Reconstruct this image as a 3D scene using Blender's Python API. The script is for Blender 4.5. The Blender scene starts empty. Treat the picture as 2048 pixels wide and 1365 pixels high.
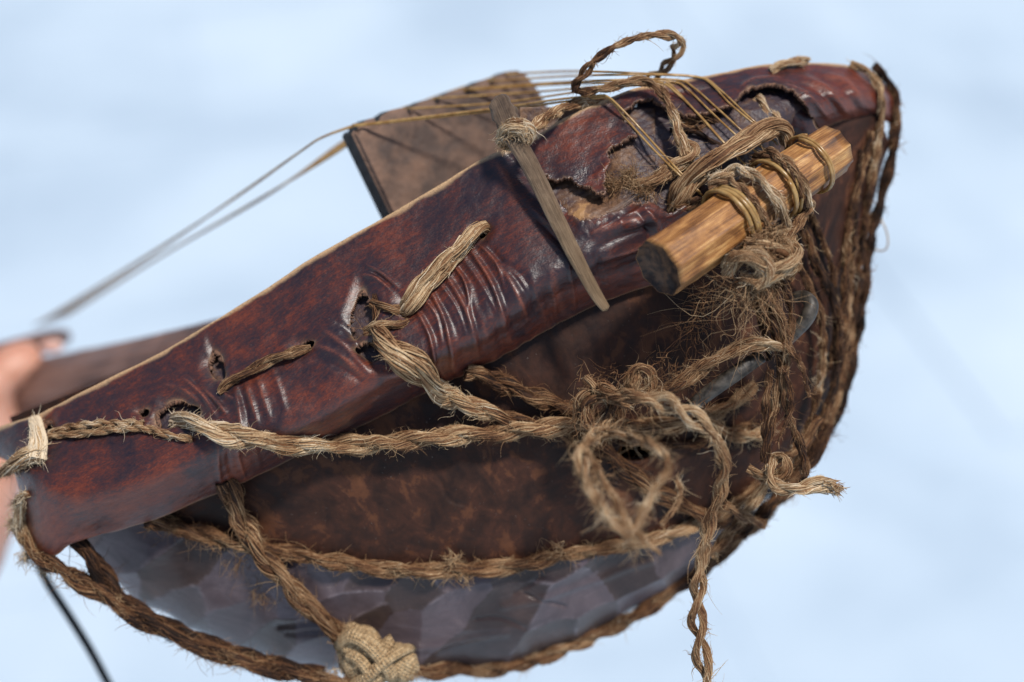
import bpy, bmesh, math, random
import numpy as np
from mathutils import Vector, Matrix

rng = np.random.default_rng(7)
random.seed(7)
scene = bpy.context.scene
COL = scene.collection

# ------------------------------------------------------------------ camera, sky, sun, exposure
D0 = 0.60                      # focus distance in metres
S = 0.36 / 2048.0              # metres per photo pixel at the focus distance
PITCH = math.radians(35)
CAM = np.array([0.0, 0.0, 1.5])
FWD = np.array([0.0, math.cos(PITCH), -math.sin(PITCH)])
RIGHT = np.array([1.0, 0.0, 0.0])
UP = np.array([0.0, math.sin(PITCH), math.cos(PITCH)])

cam_data = bpy.data.cameras.new('camera')
cam = bpy.data.objects.new('camera', cam_data)
COL.objects.link(cam)
cam.location = CAM
cam.rotation_euler = (math.radians(90) - PITCH, 0, 0)
cam_data.sensor_width = 36
cam_data.sensor_fit = 'HORIZONTAL'
cam_data.lens = 36 * D0 / 0.36
cam_data.clip_start = 0.01
cam_data.clip_end = 2000
cam_data.dof.use_dof = True
cam_data.dof.focus_distance = D0 - 15 * S
cam_data.dof.aperture_fstop = 3.6
scene.camera = cam

SUN = Vector((0.27, -0.26, 0.90)).normalized()
world = bpy.data.worlds.new('World')
scene.world = world
world.use_nodes = True
wn = world.node_tree.nodes
bg = wn['Background']
sky = wn.new('ShaderNodeTexSky')
sky.sky_type = 'NISHITA'
sky.sun_disc = False
sky.sun_elevation = math.asin(SUN.z)
sky.sun_rotation = math.atan2(SUN.x, SUN.y)
world.node_tree.links.new(sky.outputs[0], bg.inputs[0])
bg.inputs[1].default_value = 0.10

sun_data = bpy.data.lights.new('sun', 'SUN')
sun_data.energy = 3.8
sun_data.angle = math.radians(7)
sun_data.color = (1.0, 0.95, 0.88)
sun = bpy.data.objects.new('sun', sun_data)
COL.objects.link(sun)
sun.rotation_euler = SUN.to_track_quat('Z', 'Y').to_euler()
sun.location = (1, 0, 4)

scene.view_settings.view_transform = 'Standard'
scene.view_settings.look = 'None'
scene.view_settings.exposure = 0.08
scene.view_settings.gamma = 1.0
scene.cycles.max_bounces = 8
scene.cycles.use_denoising = True


# ------------------------------------------------------------------ numeric helpers
def W(p):
    """photo pixel + height towards the camera (in pixels at the focus plane) -> world point"""
    p = np.asarray(p, float)
    D = D0 - p[..., 2] * S
    k = D / D0 * S
    x = (p[..., 0] - 1024.0) * k
    y = -(p[..., 1] - 682.5) * k
    return CAM + D[..., None] * FWD + x[..., None] * RIGHT + y[..., None] * UP


def pix_scale(z):
    return (D0 - np.asarray(z, float) * S) / D0 * S


def hash2(ix, iy, seed):
    h = (ix.astype(np.int64) * 374761393 + iy.astype(np.int64) * 668265263 + seed * 974634777) & 0xFFFFFFFF
    h = ((h ^ (h >> 13)) * 1274126177) & 0xFFFFFFFF
    h = h ^ (h >> 16)
    return (h & 0xFFFFFF) / float(0xFFFFFF)


def vnoise(x, y, seed=0):
    x = np.asarray(x, float); y = np.asarray(y, float)
    ix = np.floor(x); iy = np.floor(y)
    fx = x - ix; fy = y - iy
    fx = fx * fx * fx * (fx * (fx * 6 - 15) + 10); fy = fy * fy * fy * (fy * (fy * 6 - 15) + 10)
    a = hash2(ix, iy, seed); b = hash2(ix + 1, iy, seed)
    c = hash2(ix, iy + 1, seed); d = hash2(ix + 1, iy + 1, seed)
    return (a * (1 - fx) + b * fx) * (1 - fy) + (c * (1 - fx) + d * fx) * fy * 1.0


def fbm(x, y, seed=0, oct=4):
    s = 0.0; a = 1.0; t = 0.0
    for o in range(oct):
        s = s + a * (vnoise(x * 2 ** o, y * 2 ** o, seed + 17 * o) * 2 - 1); t += a; a *= 0.5
    return s / t


def sstep(a, b, x):
    t = np.clip((x - a) / (b - a), 0, 1)
    return t * t * (3 - 2 * t)


def catmull(P, t):
    """P[n,k] control points, t in [0,n-1]"""
    P = np.asarray(P, float); n = len(P)
    t = np.clip(np.asarray(t, float), 0, n - 1 - 1e-9)
    i = np.floor(t).astype(int); f = (t - i)[:, None]
    p0 = P[np.maximum(i - 1, 0)]; p1 = P[i]; p2 = P[np.minimum(i + 1, n - 1)]; p3 = P[np.minimum(i + 2, n - 1)]
    return 0.5 * ((2 * p1) + (-p0 + p2) * f + (2 * p0 - 5 * p1 + 4 * p2 - p3) * f ** 2 + (-p0 + 3 * p1 - 3 * p2 + p3) * f ** 3)


def resample(P, step):
    P = np.asarray(P, float)
    if len(P) == 2:
        P = np.array([P[0], (P[0] + P[1]) / 2, P[1]])
    d = catmull(P, np.linspace(0, len(P) - 1, len(P) * 24))
    L = np.r_[0, np.cumsum(np.linalg.norm(np.diff(d[:, :3], axis=0), axis=1))]
    m = max(4, int(L[-1] / step) + 1)
    s = np.linspace(0, L[-1], m)
    return np.stack([np.interp(s, L, d[:, k]) for k in range(P.shape[1])], 1), s


def frames(C, ref=None):
    T = np.gradient(C, axis=0)
    T /= np.linalg.norm(T, axis=1)[:, None] + 1e-12
    N = np.zeros_like(T)
    a = np.array([0.31, 0.77, 0.55]) if ref is None else np.asarray(ref, float)
    n = a - T[0] * (a @ T[0]); n /= np.linalg.norm(n)
    N[0] = n
    for i in range(1, len(T)):
        n = n - T[i] * (n @ T[i]); n /= np.linalg.norm(n); N[i] = n
    return T, N, np.cross(T, N)


def smooth1d(a, k):
    if k < 2: return a
    pad = np.pad(a, (k, k), mode='edge')
    ker = np.ones(2 * k + 1) / (2 * k + 1)
    return np.convolve(pad, ker, mode='valid')


def seg_dist(p, a, b):
    d = b - a; L2 = (d @ d) + 1e-9
    t = np.clip(((p - a) @ d) / L2, 0, 1)
    q = a + t[:, None] * d
    return np.linalg.norm(p - q, axis=1), t


def poly_dist(p, pts, closed=False):
    pts = np.asarray(pts, float)
    best = np.full(len(p), 1e9); bt = np.zeros(len(p)); n = len(pts)
    m = n if closed else n - 1
    for i in range(m):
        d, t = seg_dist(p, pts[i], pts[(i + 1) % n])
        k = d < best
        best[k] = d[k]; bt[k] = (i + t[k]) / m
    return best, bt


def in_poly(p, pts):
    pts = np.asarray(pts, float); n = len(pts)
    inside = np.zeros(len(p), bool)
    for i in range(n):
        a = pts[i]; b = pts[(i + 1) % n]
        c = ((a[1] > p[:, 1]) != (b[1] > p[:, 1]))
        xi = (b[0] - a[0]) * (p[:, 1] - a[1]) / (b[1] - a[1] + 1e-12) + a[0]
        inside ^= c & (p[:, 0] < xi)
    return inside


# ------------------------------------------------------------------ mesh building
class Acc:
    def __init__(s):
        s.v = []; s.q = []; s.tone = []; s.n = 0

    def tubes(s, P, R, N, B, sides, tone, cap=False, phase=0.0):
        L, m, _ = P.shape
        a = np.arange(sides) * 2 * math.pi / sides + phase
        ring = (np.cos(a)[None, None, :, None] * N[:, :, None, :] + np.sin(a)[None, None, :, None] * B[:, :, None, :])
        V = P[:, :, None, :] + R[:, :, None, None] * ring
        idx = np.arange(L * m * sides).reshape(L, m, sides) + s.n
        nx = np.roll(idx, -1, axis=2)
        q = np.stack([idx[:, :-1], nx[:, :-1], nx[:, 1:], idx[:, 1:]], -1).reshape(-1, 4)
        s.v.append(V.reshape(-1, 3)); s.q.append(q)
        tone = np.broadcast_to(np.asarray(tone, float), (L, m)) if np.ndim(tone) != 1 else np.broadcast_to(np.asarray(tone)[:, None], (L, m))
        s.tone.append(np.repeat(tone[:, :, None], sides, 2).reshape(-1))
        s.n += L * m * sides
        if cap:
            for li in range(L):
                for row, rev in ((0, True), (m - 1, False)):
                    c = P[li, row]
                    s.v.append(c[None]); s.tone.append(np.array([tone[li, row]]))
                    ci = s.n; s.n += 1
                    r = idx[li, row]
                    f = np.stack([r, np.roll(r, -1), np.full(sides, ci), np.full(sides, ci)], 1)
                    if rev: f = f[:, [1, 0, 2, 3]]
                    s.q.append(f)

    def build(s, name, mat, parent=None, origin=None):
        V = np.concatenate(s.v); Q = np.concatenate(s.q)
        return make_mesh(name, V, Q, mat, parent, {'tone': np.concatenate(s.tone)}, origin)


def make_mesh(name, V, Q, mat, parent=None, attrs=None, origin=None, mats=None, smooth=True):
    """V world coordinates; Q[n,4] (a repeated last index makes a triangle)"""
    V = np.asarray(V, float)
    o = ORIGIN if origin is None else np.asarray(origin, float)
    me = bpy.data.meshes.new(name)
    tri = Q[:, 2] == Q[:, 3]
    quad = Q[~tri]; tris = Q[tri][:, :3]
    loops = np.concatenate([quad.reshape(-1), tris.reshape(-1)]).astype(np.int32)
    starts = np.concatenate([np.arange(len(quad)) * 4, len(quad) * 4 + np.arange(len(tris)) * 3]).astype(np.int32)
    me.vertices.add(len(V)); me.loops.add(len(loops)); me.polygons.add(len(starts))
    me.vertices.foreach_set('co', (V - o).astype(np.float32).reshape(-1))
    me.loops.foreach_set('vertex_index', loops)
    me.polygons.foreach_set('loop_start', starts)
    me.update(calc_edges=True)
    if smooth:
        me.polygons.foreach_set('use_smooth', np.ones(len(starts), bool))
    for k, a in (attrs or {}).items():
        a = np.asarray(a, np.float32)
        at = me.attributes.new(k, 'FLOAT_VECTOR' if a.ndim == 2 else 'FLOAT', 'POINT')
        at.data.foreach_set('vector' if a.ndim == 2 else 'value', a.reshape(-1))
    for m in (mats or [mat]):
        me.materials.append(m)
    ob = bpy.data.objects.new(name, me)
    COL.objects.link(ob)
    if parent is not None:
        ob.parent = parent
    else:
        ob.location = o
    return ob


def tag(o, label=None, cat=None, group=None, kind=None):
    if label: o['label'] = label
    if cat: o['category'] = cat
    if group: o['group'] = group
    if kind: o['kind'] = kind
    return o


def empty(name, loc):
    o = bpy.data.objects.new(name, None)
    o.empty_display_size = 0.02
    COL.objects.link(o)
    o.location = loc
    return o


# ------------------------------------------------------------------ materials
class NT:
    def __init__(s, name):
        s.m = bpy.data.materials.new(name); s.m.use_nodes = True
        s.t = s.m.node_tree; s.b = s.t.nodes['Principled BSDF']

    def n(s, kind, **kw):
        x = s.t.nodes.new(kind)
        for k, v in kw.items(): setattr(x, k, v)
        return x

    def l(s, a, b): s.t.links.new(a, b)

    def attr(s, name, vec=False):
        x = s.n('ShaderNodeAttribute'); x.attribute_name = name
        return x.outputs['Vector'] if vec else x.outputs['Fac']

    def objco(s):
        return s.n('ShaderNodeTexCoord').outputs['Object']

    def mapping(s, v, scale, loc=(0, 0, 0), rot=(0, 0, 0)):
        x = s.n('ShaderNodeMapping'); s.l(v, x.inputs[0])
        x.inputs['Scale'].default_value = scale; x.inputs['Location'].default_value = loc; x.inputs['Rotation'].default_value = rot
        return x.outputs[0]

    def noise(s, v, scale, detail=5, rough=0.6, dist=0.0, gain=2.0):
        x = s.n('ShaderNodeTexNoise'); s.l(v, x.inputs['Vector'])
        x.inputs['Scale'].default_value = scale; x.inputs['Detail'].default_value = detail
        x.inputs['Roughness'].default_value = rough; x.inputs['Distortion'].default_value = dist
        if gain == 1: return x.outputs['Fac']
        return s.math('ADD', s.math('MULTIPLY', s.math('SUBTRACT', x.outputs['Fac'], 0.5), gain), 0.5, clamp=True)

    def voronoi(s, v, scale, feature='F1', out='Distance'):
        x = s.n('ShaderNodeTexVoronoi', feature=feature); s.l(v, x.inputs['Vector'])
        x.inputs['Scale'].default_value = scale
        return x.outputs[out]

    def ramp(s, f, stops, interp='LINEAR'):
        x = s.n('ShaderNodeValToRGB'); s.l(f, x.inputs[0]); r = x.color_ramp; r.interpolation = interp
        while len(r.elements) < len(stops): r.elements.new(0.5)
        for e, (p, c) in zip(r.elements, stops):
            e.position = p
            e.color = (c, c, c, 1) if not isinstance(c, tuple) else (*c, 1)
        return x.outputs[0]

    def math(s, op, a, b=0.5, clamp=False):
        x = s.n('ShaderNodeMath', operation=op); x.use_clamp = clamp
        for i, q in enumerate((a, b)):
            if isinstance(q, (int, float)): x.inputs[i].default_value = q
            else: s.l(q, x.inputs[i])
        return x.outputs[0]

    def mix(s, f, a, b, mode='MIX'):
        x = s.n('ShaderNodeMix', data_type='RGBA', blend_type=mode)
        for sock, q in ((x.inputs[0], f), (x.inputs[6], a), (x.inputs[7], b)):
            if isinstance(q, tuple): sock.default_value = (*q, 1)
            elif isinstance(q, (int, float)): sock.default_value = q
            else: s.l(q, sock)
        return x.outputs[2]

    def bump(s, h, strength=0.3, dist=0.001, normal=None):
        x = s.n('ShaderNodeBump'); s.l(h, x.inputs['Height'])
        x.inputs['Strength'].default_value = strength; x.inputs['Distance'].default_value = dist
        if normal is not None: s.l(normal, x.inputs['Normal'])
        return x.outputs[0]

    def set(s, **kw):
        for k, v in kw.items():
            sock = s.b.inputs[k.replace('_', ' ')]
            if isinstance(v, tuple): sock.default_value = (*v, 1)
            elif isinstance(v, (int, float)): sock.default_value = v
            else: s.l(v, sock)
        return s.m


def mat_jute():
    t = NT('jute_fibre')
    co = t.objco()
    n1 = t.noise(co, 130, 4, gain=1.6)
    n2 = t.noise(co, 1500, 3)
    f = t.math('ADD', t.attr('tone'), t.math('MULTIPLY', t.math('SUBTRACT', n1, 0.5), 0.30))
    f = t.math('ADD', f, t.math('MULTIPLY', t.math('SUBTRACT', n2, 0.5), 0.22))
    c = t.ramp(f, [(0.0, (0.012, 0.006, 0.004)), (0.25, (0.050, 0.022, 0.011)), (0.45, (0.150, 0.068, 0.029)),
                   (0.65, (0.29, 0.170, 0.086)), (0.85, (0.48, 0.335, 0.19)), (1.0, (0.66, 0.54, 0.385))])
    return t.set(Base_Color=c, Roughness=0.75, Specular_IOR_Level=0.22)


def mat_leather():
    t = NT('old_leather')
    uv = t.attr('gco', True)
    w = t.mapping(uv, (1, 1, 1))
    big = t.noise(w, 0.8, 6, 0.62, 0.6)
    mid = t.noise(t.mapping(uv, (2.2, 6.0, 1), rot=(0, 0, 0.25)), 1.6, 6, 0.7, 0.4)
    fine = t.noise(t.mapping(uv, (8, 20, 1), rot=(0, 0, 0.3)), 2.0, 5, 0.7, gain=2.4)
    red = t.attr('red')
    f = t.math('ADD', t.math('MULTIPLY', big, 0.42), t.math('MULTIPLY', mid, 0.34))
    f = t.math('ADD', f, t.math('MULTIPLY', fine, 0.30))
    f = t.math('ADD', f, t.math('MULTIPLY', red, 0.22))
    base = t.ramp(f, [(0.28, (0.013, 0.010, 0.017)), (0.48, (0.032, 0.015, 0.017)), (0.58, (0.060, 0.018, 0.015)),
                      (0.72, (0.125, 0.026, 0.012)), (0.95, (0.20, 0.050, 0.022))])
    crest = t.attr('crest')
    base = t.mix(t.math('MULTIPLY', crest, t.ramp(fine, [(0.3, 0.3), (0.65, 1.0)])), base, (0.25, 0.075, 0.040))
    edge = t.math('MULTIPLY', t.attr('edge'), t.ramp(fine, [(0.25, 0.55), (0.5, 1.0)]), clamp=True)
    base = t.mix(edge, base, (0.50, 0.32, 0.17))
    dust = t.ramp(t.noise(uv, 38, 2, 0.5, gain=1), [(0.74, 0.0), (0.78, 1.0)])
    base = t.mix(t.math('MULTIPLY', dust, 0.5), base, (0.5, 0.47, 0.43))
    rough = t.ramp(t.math('ADD', t.math('MULTIPLY', big, 0.5), t.math('MULTIPLY', fine, 0.5)), [(0.2, 0.29), (0.8, 0.46)])
    peb = t.voronoi(t.mapping(uv, (10, 15, 1), rot=(0, 0, 0.3)), 2.4)
    h = t.math('ADD', t.math('MULTIPLY', peb, 0.5), t.math('MULTIPLY', t.noise(t.mapping(uv, (1, 1.6, 1)), 7, 6, 0.65), 1.2))
    h = t.math('ADD', h, t.math('MULTIPLY', peb, t.math('MULTIPLY', t.attr('peb'), 1.0)))
    nrm = t.bump(h, 0.2, 0.0006)
    return t.set(Base_Color=base, Roughness=rough, Normal=nrm, Specular_IOR_Level=0.46, Coat_Weight=0.12, Coat_Roughness=0.3)


def mat_raw_edge():
    t = NT('raw_hide_edge')
    n = t.noise(t.objco(), 900, 4)
    c = t.ramp(n, [(0.3, (0.05, 0.025, 0.016)), (0.75, (0.20, 0.10, 0.06))])
    return t.set(Base_Color=c, Roughness=0.85)


def mat_inner_hide():
    t = NT('inner_hide')
    co = t.objco()
    n = t.noise(co, 90, 6, 0.65, 0.5); n2 = t.noise(co, 700, 4)
    pale = t.attr('pale')
    f = t.math('ADD', t.math('MULTIPLY', n, 0.6), t.math('MULTIPLY', pale, 0.7))
    f = t.math('ADD', f, t.math('MULTIPLY', t.math('SUBTRACT', n2, 0.5), 0.3))
    c = t.ramp(f, [(0.15, (0.022, 0.020, 0.034)), (0.42, (0.050, 0.030, 0.034)), (0.62, (0.10, 0.050, 0.028)), (0.85, (0.20, 0.105, 0.055)), (1.0, (0.38, 0.21, 0.09))])
    nrm = t.bump(t.math('ADD', n, t.math('MULTIPLY', n2, 0.4)), 0.6, 0.0008)
    return t.set(Base_Color=c, Roughness=0.5, Normal=nrm)


def mat_bowl():
    t = NT('carved_bowl_wood')
    uv = t.attr('gco', True)
    zone = t.attr('zone'); ed = t.attr('facet_edge')
    big = t.noise(uv, 0.75, 7, 0.66, 0.9)
    mid = t.noise(uv, 2.6, 6, 0.68, 0.8)
    up = t.ramp(t.math('ADD', t.math('MULTIPLY', big, 0.6), t.math('MULTIPLY', mid, 0.4)),
                [(0.22, (0.013, 0.007, 0.006)), (0.45, (0.032, 0.014, 0.009)), (0.585, (0.052, 0.020, 0.012)), (0.60, (0.078, 0.030, 0.015)), (0.85, (0.12, 0.046, 0.021))])
    grain = t.noise(t.mapping(uv, (0.8, 9, 1), rot=(0, 0, 0.35)), 2.2, 5, 0.65)
    lo = t.ramp(t.math('ADD', t.math('MULTIPLY', grain, 0.25), t.math('MULTIPLY', big, 0.75)),
                [(0.15, (0.018, 0.010, 0.008)), (0.50, (0.036, 0.020, 0.015)), (0.85, (0.072, 0.038, 0.026))])
    ft = t.ramp(t.attr('facet_sheen'), [(0.20, 0.08), (0.62, 0.34), (1.0, 0.58)])
    lo = t.mix(t.math('MULTIPLY', ft, t.ramp(big, [(0.2, 0.55), (0.7, 1.0)])), lo, (0.185, 0.150, 0.175))  # lavender sheen of the reflected ground, painted into the facet colour
    scuff = t.ramp(t.noise(t.mapping(uv, (0.4, 26, 1), rot=(0, 0, -0.25)), 1.5, 6, 0.7), [(0.58, 0.0), (0.95, 0.8)])
    lo = t.mix(t.math('MULTIPLY', t.math('MULTIPLY', scuff, t.ramp(big, [(0.45, 0.0), (0.7, 1.0)])), 0.5), lo, (0.30, 0.24, 0.24))
    lo = t.mix(t.math('MULTIPLY', ed, t.ramp(mid, [(0.4, 0.02), (0.75, 0.55)])), lo, (0.27, 0.22, 0.235))
    base = t.mix(zone, up, lo)
    speck = t.ramp(t.noise(uv, 26, 2, 0.5, gain=1), [(0.73, 0.0), (0.76, 1.0)])
    base = t.mix(t.math('MULTIPLY', speck, 0.35), base, (0.45, 0.40, 0.34))
    rough = t.mix(zone, t.ramp(mid, [(0.3, 0.42), (0.7, 0.65)]), t.ramp(big, [(0.3, 0.14), (0.7, 0.26)]))
    spec = t.mix(zone, 0.16, 0.62) if False else t.ramp(zone, [(0.0, 0.20), (1.0, 0.36)])
    peel = t.ramp(t.math('ADD', t.math('MULTIPLY', big, 0.6), t.math('MULTIPLY', mid, 0.4)), [(0.585, 1.0), (0.60, 0.0)])
    h = t.math('ADD', t.math('MULTIPLY', peel, 0.25), t.math('MULTIPLY', grain, 0.10))
    h = t.math('ADD', h, t.math('MULTIPLY', t.noise(uv, 12, 5, 0.6), 0.14))
    nrm = t.bump(h, 0.5, 0.0008)
    return t.set(Base_Color=base, Roughness=rough, Normal=nrm, Specular_IOR_Level=spec, Sheen_Weight=t.math('MULTIPLY', zone, 0.16), Sheen_Roughness=0.35)


def mat_wood(name, cols, scale=1.0, rough=0.45, bump=0.35, tip=False):
    """attribute uv: x along the grain, y around (photo pixels / 100)"""
    t = NT(name)
    uv = t.attr('gco', True)
    g = t.noise(t.mapping(uv, (0.35 * scale, 9 * scale, 1)), 2.0, 7, 0.66, 0.3)
    g2 = t.noise(t.mapping(uv, (0.9 * scale, 34 * scale, 1)), 2.0, 4, 0.7)
    b = t.noise(t.mapping(uv, (1.0, 1.3, 1)), 1.5 * scale, 5, 0.6, 0.6)
    f = t.math('ADD', t.math('MULTIPLY', g, 0.55), t.math('MULTIPLY', b, 0.45))
    f = t.math('ADD', f, t.math('MULTIPLY', t.math('SUBTRACT', g2, 0.5), 0.28))
    c = t.ramp(f, [(0.22, cols[0]), (0.42, cols[1]), (0.60, cols[2]), (0.85, cols[3])])
    spots = t.ramp(t.noise(t.mapping(uv, (1, 2.2, 1)), 9, 3, 0.5, gain=1), [(0.68, 0.0), (0.74, 1.0)])
    c = t.mix(t.math('MULTIPLY', spots, 0.6), c, cols[0])
    if tip:
        sx = t.n('ShaderNodeSeparateXYZ'); t.l(uv, sx.inputs[0])
        m = t.ramp(t.math('MULTIPLY', sx.outputs[0], 0.2), [(0.05, 0.0), (0.9, 1.0)])
        c = t.mix(t.math('MULTIPLY', m, 0.40), c, t.mix(g, (0.30, 0.16, 0.06), (0.66, 0.46, 0.24)))
    nrm = t.bump(t.math('ADD', g, g2), bump, 0.0006)
    r = t.ramp(g2, [(0.3, rough - 0.08), (0.7, rough + 0.12)])
    return t.set(Base_Color=c, Roughness=r, Normal=nrm)


def mat_string():
    t = NT('amber_nylon')
    c = t.ramp(t.noise(t.objco(), 200, 3), [(0.3, (0.36, 0.19, 0.055)), (0.7, (0.56, 0.35, 0.13))])
    return t.set(Base_Color=c, Roughness=0.26, Specular_IOR_Level=0.45, Transmission_Weight=0.35, IOR=1.5)


def mat_cloth():
    t = NT('burlap_cloth')
    uv = t.attr('gco', True)
    wv = t.n('ShaderNodeTexWave'); wv.inputs['Scale'].default_value = 0.65; wv.inputs['Distortion'].default_value = 1.4
    wv.inputs['Detail'].default_value = 2; t.l(uv, wv.inputs['Vector'])
    wv2 = t.n('ShaderNodeTexWave', bands_direction='Y'); wv2.inputs['Scale'].default_value = 0.65; wv2.inputs['Distortion'].default_value = 1.4
    wv2.inputs['Detail'].default_value = 2; t.l(uv, wv2.inputs['Vector'])
    h = t.math('MULTIPLY', wv.outputs['Fac'], wv2.outputs['Fac'])
    b = t.noise(uv, 1.5, 5)
    c = t.ramp(t.math('ADD', t.math('MULTIPLY', h, 0.3), t.math('MULTIPLY', b, 0.7)),
               [(0.15, (0.22, 0.13, 0.06)), (0.45, (0.46, 0.31, 0.16)), (0.8, (0.66, 0.49, 0.29))])
    return t.set(Base_Color=c, Roughness=0.9, Normal=t.bump(h, 0.8, 0.0012))


def mat_ground():
    t = NT('whitewashed_stone')
    co = t.n('ShaderNodeTexCoord').outputs['Object']
    g = t.n('ShaderNodeNewGeometry').outputs['Position']
    n = t.noise(g, 1.6, 6, 0.62, 0.5, gain=3.0); n2 = t.noise(g, 7, 5, 0.6)
    info = t.n('ShaderNodeObjectInfo').outputs['Random']
    f = t.math('ADD', t.math('MULTIPLY', n, 0.7), t.math('MULTIPLY', n2, 0.2))
    f = t.math('ADD', f, t.math('MULTIPLY', info, 0.12))
    c = t.ramp(f, [(0.1, (0.36, 0.455, 0.555)), (0.45, (0.45, 0.552, 0.65)), (0.9, (0.53, 0.628, 0.71))])
    return t.set(Base_Color=c, Roughness=0.9, Normal=t.bump(n2, 0.3, 0.004))


def mat_mortar():
    t = NT('pale_mortar')
    g = t.n('ShaderNodeNewGeometry').outputs['Position']
    c = t.ramp(t.noise(g, 6, 5), [(0.3, (0.43, 0.535, 0.65)), (0.7, (0.47, 0.575, 0.68))])
    return t.set(Base_Color=c, Roughness=0.95)


def mat_skin():
    t = NT('skin')
    n = t.noise(t.objco(), 60, 5)
    c = t.ramp(n, [(0.3, (0.50, 0.23, 0.15)), (0.7, (0.62, 0.33, 0.24))])
    return t.set(Base_Color=c, Roughness=0.5, Subsurface_Weight=0.15, Subsurface_Scale=0.004)


def mat_plain(name, c0, c1, rough=0.5, scale=300, metal=0.0):
    t = NT(name)
    n = t.noise(t.objco(), scale, 5)
    c = t.ramp(n, [(0.3, c0), (0.7, c1)])
    return t.set(Base_Color=c, Roughness=rough, Metallic=metal, Normal=t.bump(n, 0.3, 0.0008))


JUTE = mat_jute()
LEATHER = mat_leather()
RAW = mat_raw_edge()
INNER = mat_inner_hide()
BOWL = mat_bowl()
PEGWOOD = mat_wood('varnished_stick_wood', [(0.055, 0.020, 0.007), (0.22, 0.088, 0.024), (0.42, 0.195, 0.058), (0.74, 0.46, 0.18)], 1.0, 0.40)
ENDGRAIN = mat_plain('shaded_end_grain', (0.022, 0.011, 0.007), (0.12, 0.058, 0.028), 0.6, 300)  # brown stain plus painted shade for the peg end facing away from the sun
GREYWOOD = mat_wood('weathered_split_wood', [(0.040, 0.026, 0.018), (0.115, 0.072, 0.046), (0.20, 0.132, 0.085), (0.34, 0.24, 0.155)], 1.6, 0.6, 0.9, True)
BRIDGEWOOD = mat_plain('bridge_wood', (0.075, 0.050, 0.040), (0.20, 0.118, 0.080), 0.8, 50)
ARMWOOD = mat_wood('arm_wood', [(0.06, 0.030, 0.022), (0.15, 0.070, 0.048), (0.23, 0.115, 0.080), (0.30, 0.165, 0.12)], 0.5, 0.45)
NYLON = mat_string()
CLOTH = mat_cloth()
STONE = mat_ground()
MORTAR = mat_mortar()
SKIN = mat_skin()
HORN = mat_plain('grey_horn', (0.018, 0.014, 0.010), (0.075, 0.062, 0.048), 0.5, 260)
DARKCORD = mat_plain('dark_cord', (0.010, 0.010, 0.012), (0.03, 0.028, 0.028), 0.7)
SIDESHADE = mat_plain('bridge_side_shade', (0.010, 0.009, 0.009), (0.035, 0.030, 0.028), 0.8, 300)  # near-black colour paints in the shade on the bridge's unlit sides
NAIL = mat_plain('fingernail', (0.58, 0.34, 0.28), (0.62, 0.38, 0.31), 0.3)

# ------------------------------------------------------------------ ground
ORIGIN = np.zeros(3)


def build_ground():
    bm = bmesh.new()
    bmesh.ops.create_grid(bm, x_segments=8, y_segments=8, size=400)
    me = bpy.data.meshes.new('ground'); bm.to_mesh(me); bm.free()
    me.materials.append(MORTAR)
    g = bpy.data.objects.new('ground', me); COL.objects.link(g)
    g['kind'] = 'structure'
    # one slab mesh, shared by every slab
    bm = bmesh.new()
    bmesh.ops.create_cube(bm, size=1.0)
    for v in bm.verts:
        v.co.x *= 0.992; v.co.y *= 0.582; v.co.z = v.co.z * 0.004
    bmesh.ops.bevel(bm, geom=[e for e in bm.edges], offset=0.0015, segments=1, affect='EDGES')
    sm = bpy.data.meshes.new('paving_slab'); bm.to_mesh(sm); bm.free()
    sm.materials.append(STONE)
    rot = math.radians(14)
    for j in range(-2, 13):
        for i in range(-6, 7):
            x = i * 1.0 + (0.5 if j % 2 else 0.0) + 0.13
            y = j * 0.59 + 0.2
            o = bpy.data.objects.new('paving_slab', sm); COL.objects.link(o)
            o.parent = g
            o.location = (x * math.cos(rot) - y * math.sin(rot), x * math.sin(rot) + y * math.cos(rot), 0.0015 + random.uniform(-.001, .001))
            o.rotation_euler = (random.uniform(-.003, .003), random.uniform(-.003, .003), rot + random.uniform(-.006, .006))


build_ground()

# ------------------------------------------------------------------ the lyre: leather band round the rim
ORIGIN = W(np.array([1120., 1280., -420.]))
lyre = tag(empty('lyre', ORIGIN), 'old bowl lyre with dark red leather rim laced by fibre ropes over carved wooden bowl', 'lyre')

Tp = [(-60, 882, -430), (0, 854, -310), (73, 829, -225), (140, 796, -180), (224, 754, -145), (330, 700, -115), (420, 648, -95), (520, 586, -85),
      (632, 511, -78), (753, 443, -72), (870, 375, -70), (965, 318, -72), (1060, 279, -75), (1126, 239, -80), (1200, 203, -90), (1280, 177, -110),
      (1364, 160, -135), (1450, 145, -165), (1532, 129, -195), (1620, 125, -232), (1697, 129, -270), (1740, 142, -330), (1772, 165, -420), (1780, 185, -540)]
Rp = [(24, 932, -430), (34, 948, -310), (80, 970, -200), (160, 985, -115), (275, 958, -55), (390, 908, -15), (495, 868, 5), (608, 829, 15),
      (715, 765, 22), (850, 702, 28), (980, 640, 32), (1074, 560, 32), (1150, 520, 30), (1240, 462, 20), (1310, 420, 5), (1420, 350, -25),
      (1500, 275, -50), (1560, 225, -85), (1622, 196, -130), (1690, 188, -170), (1735, 184, -220), (1768, 192, -290), (1792, 207, -410), (1797, 218, -540)]
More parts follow.
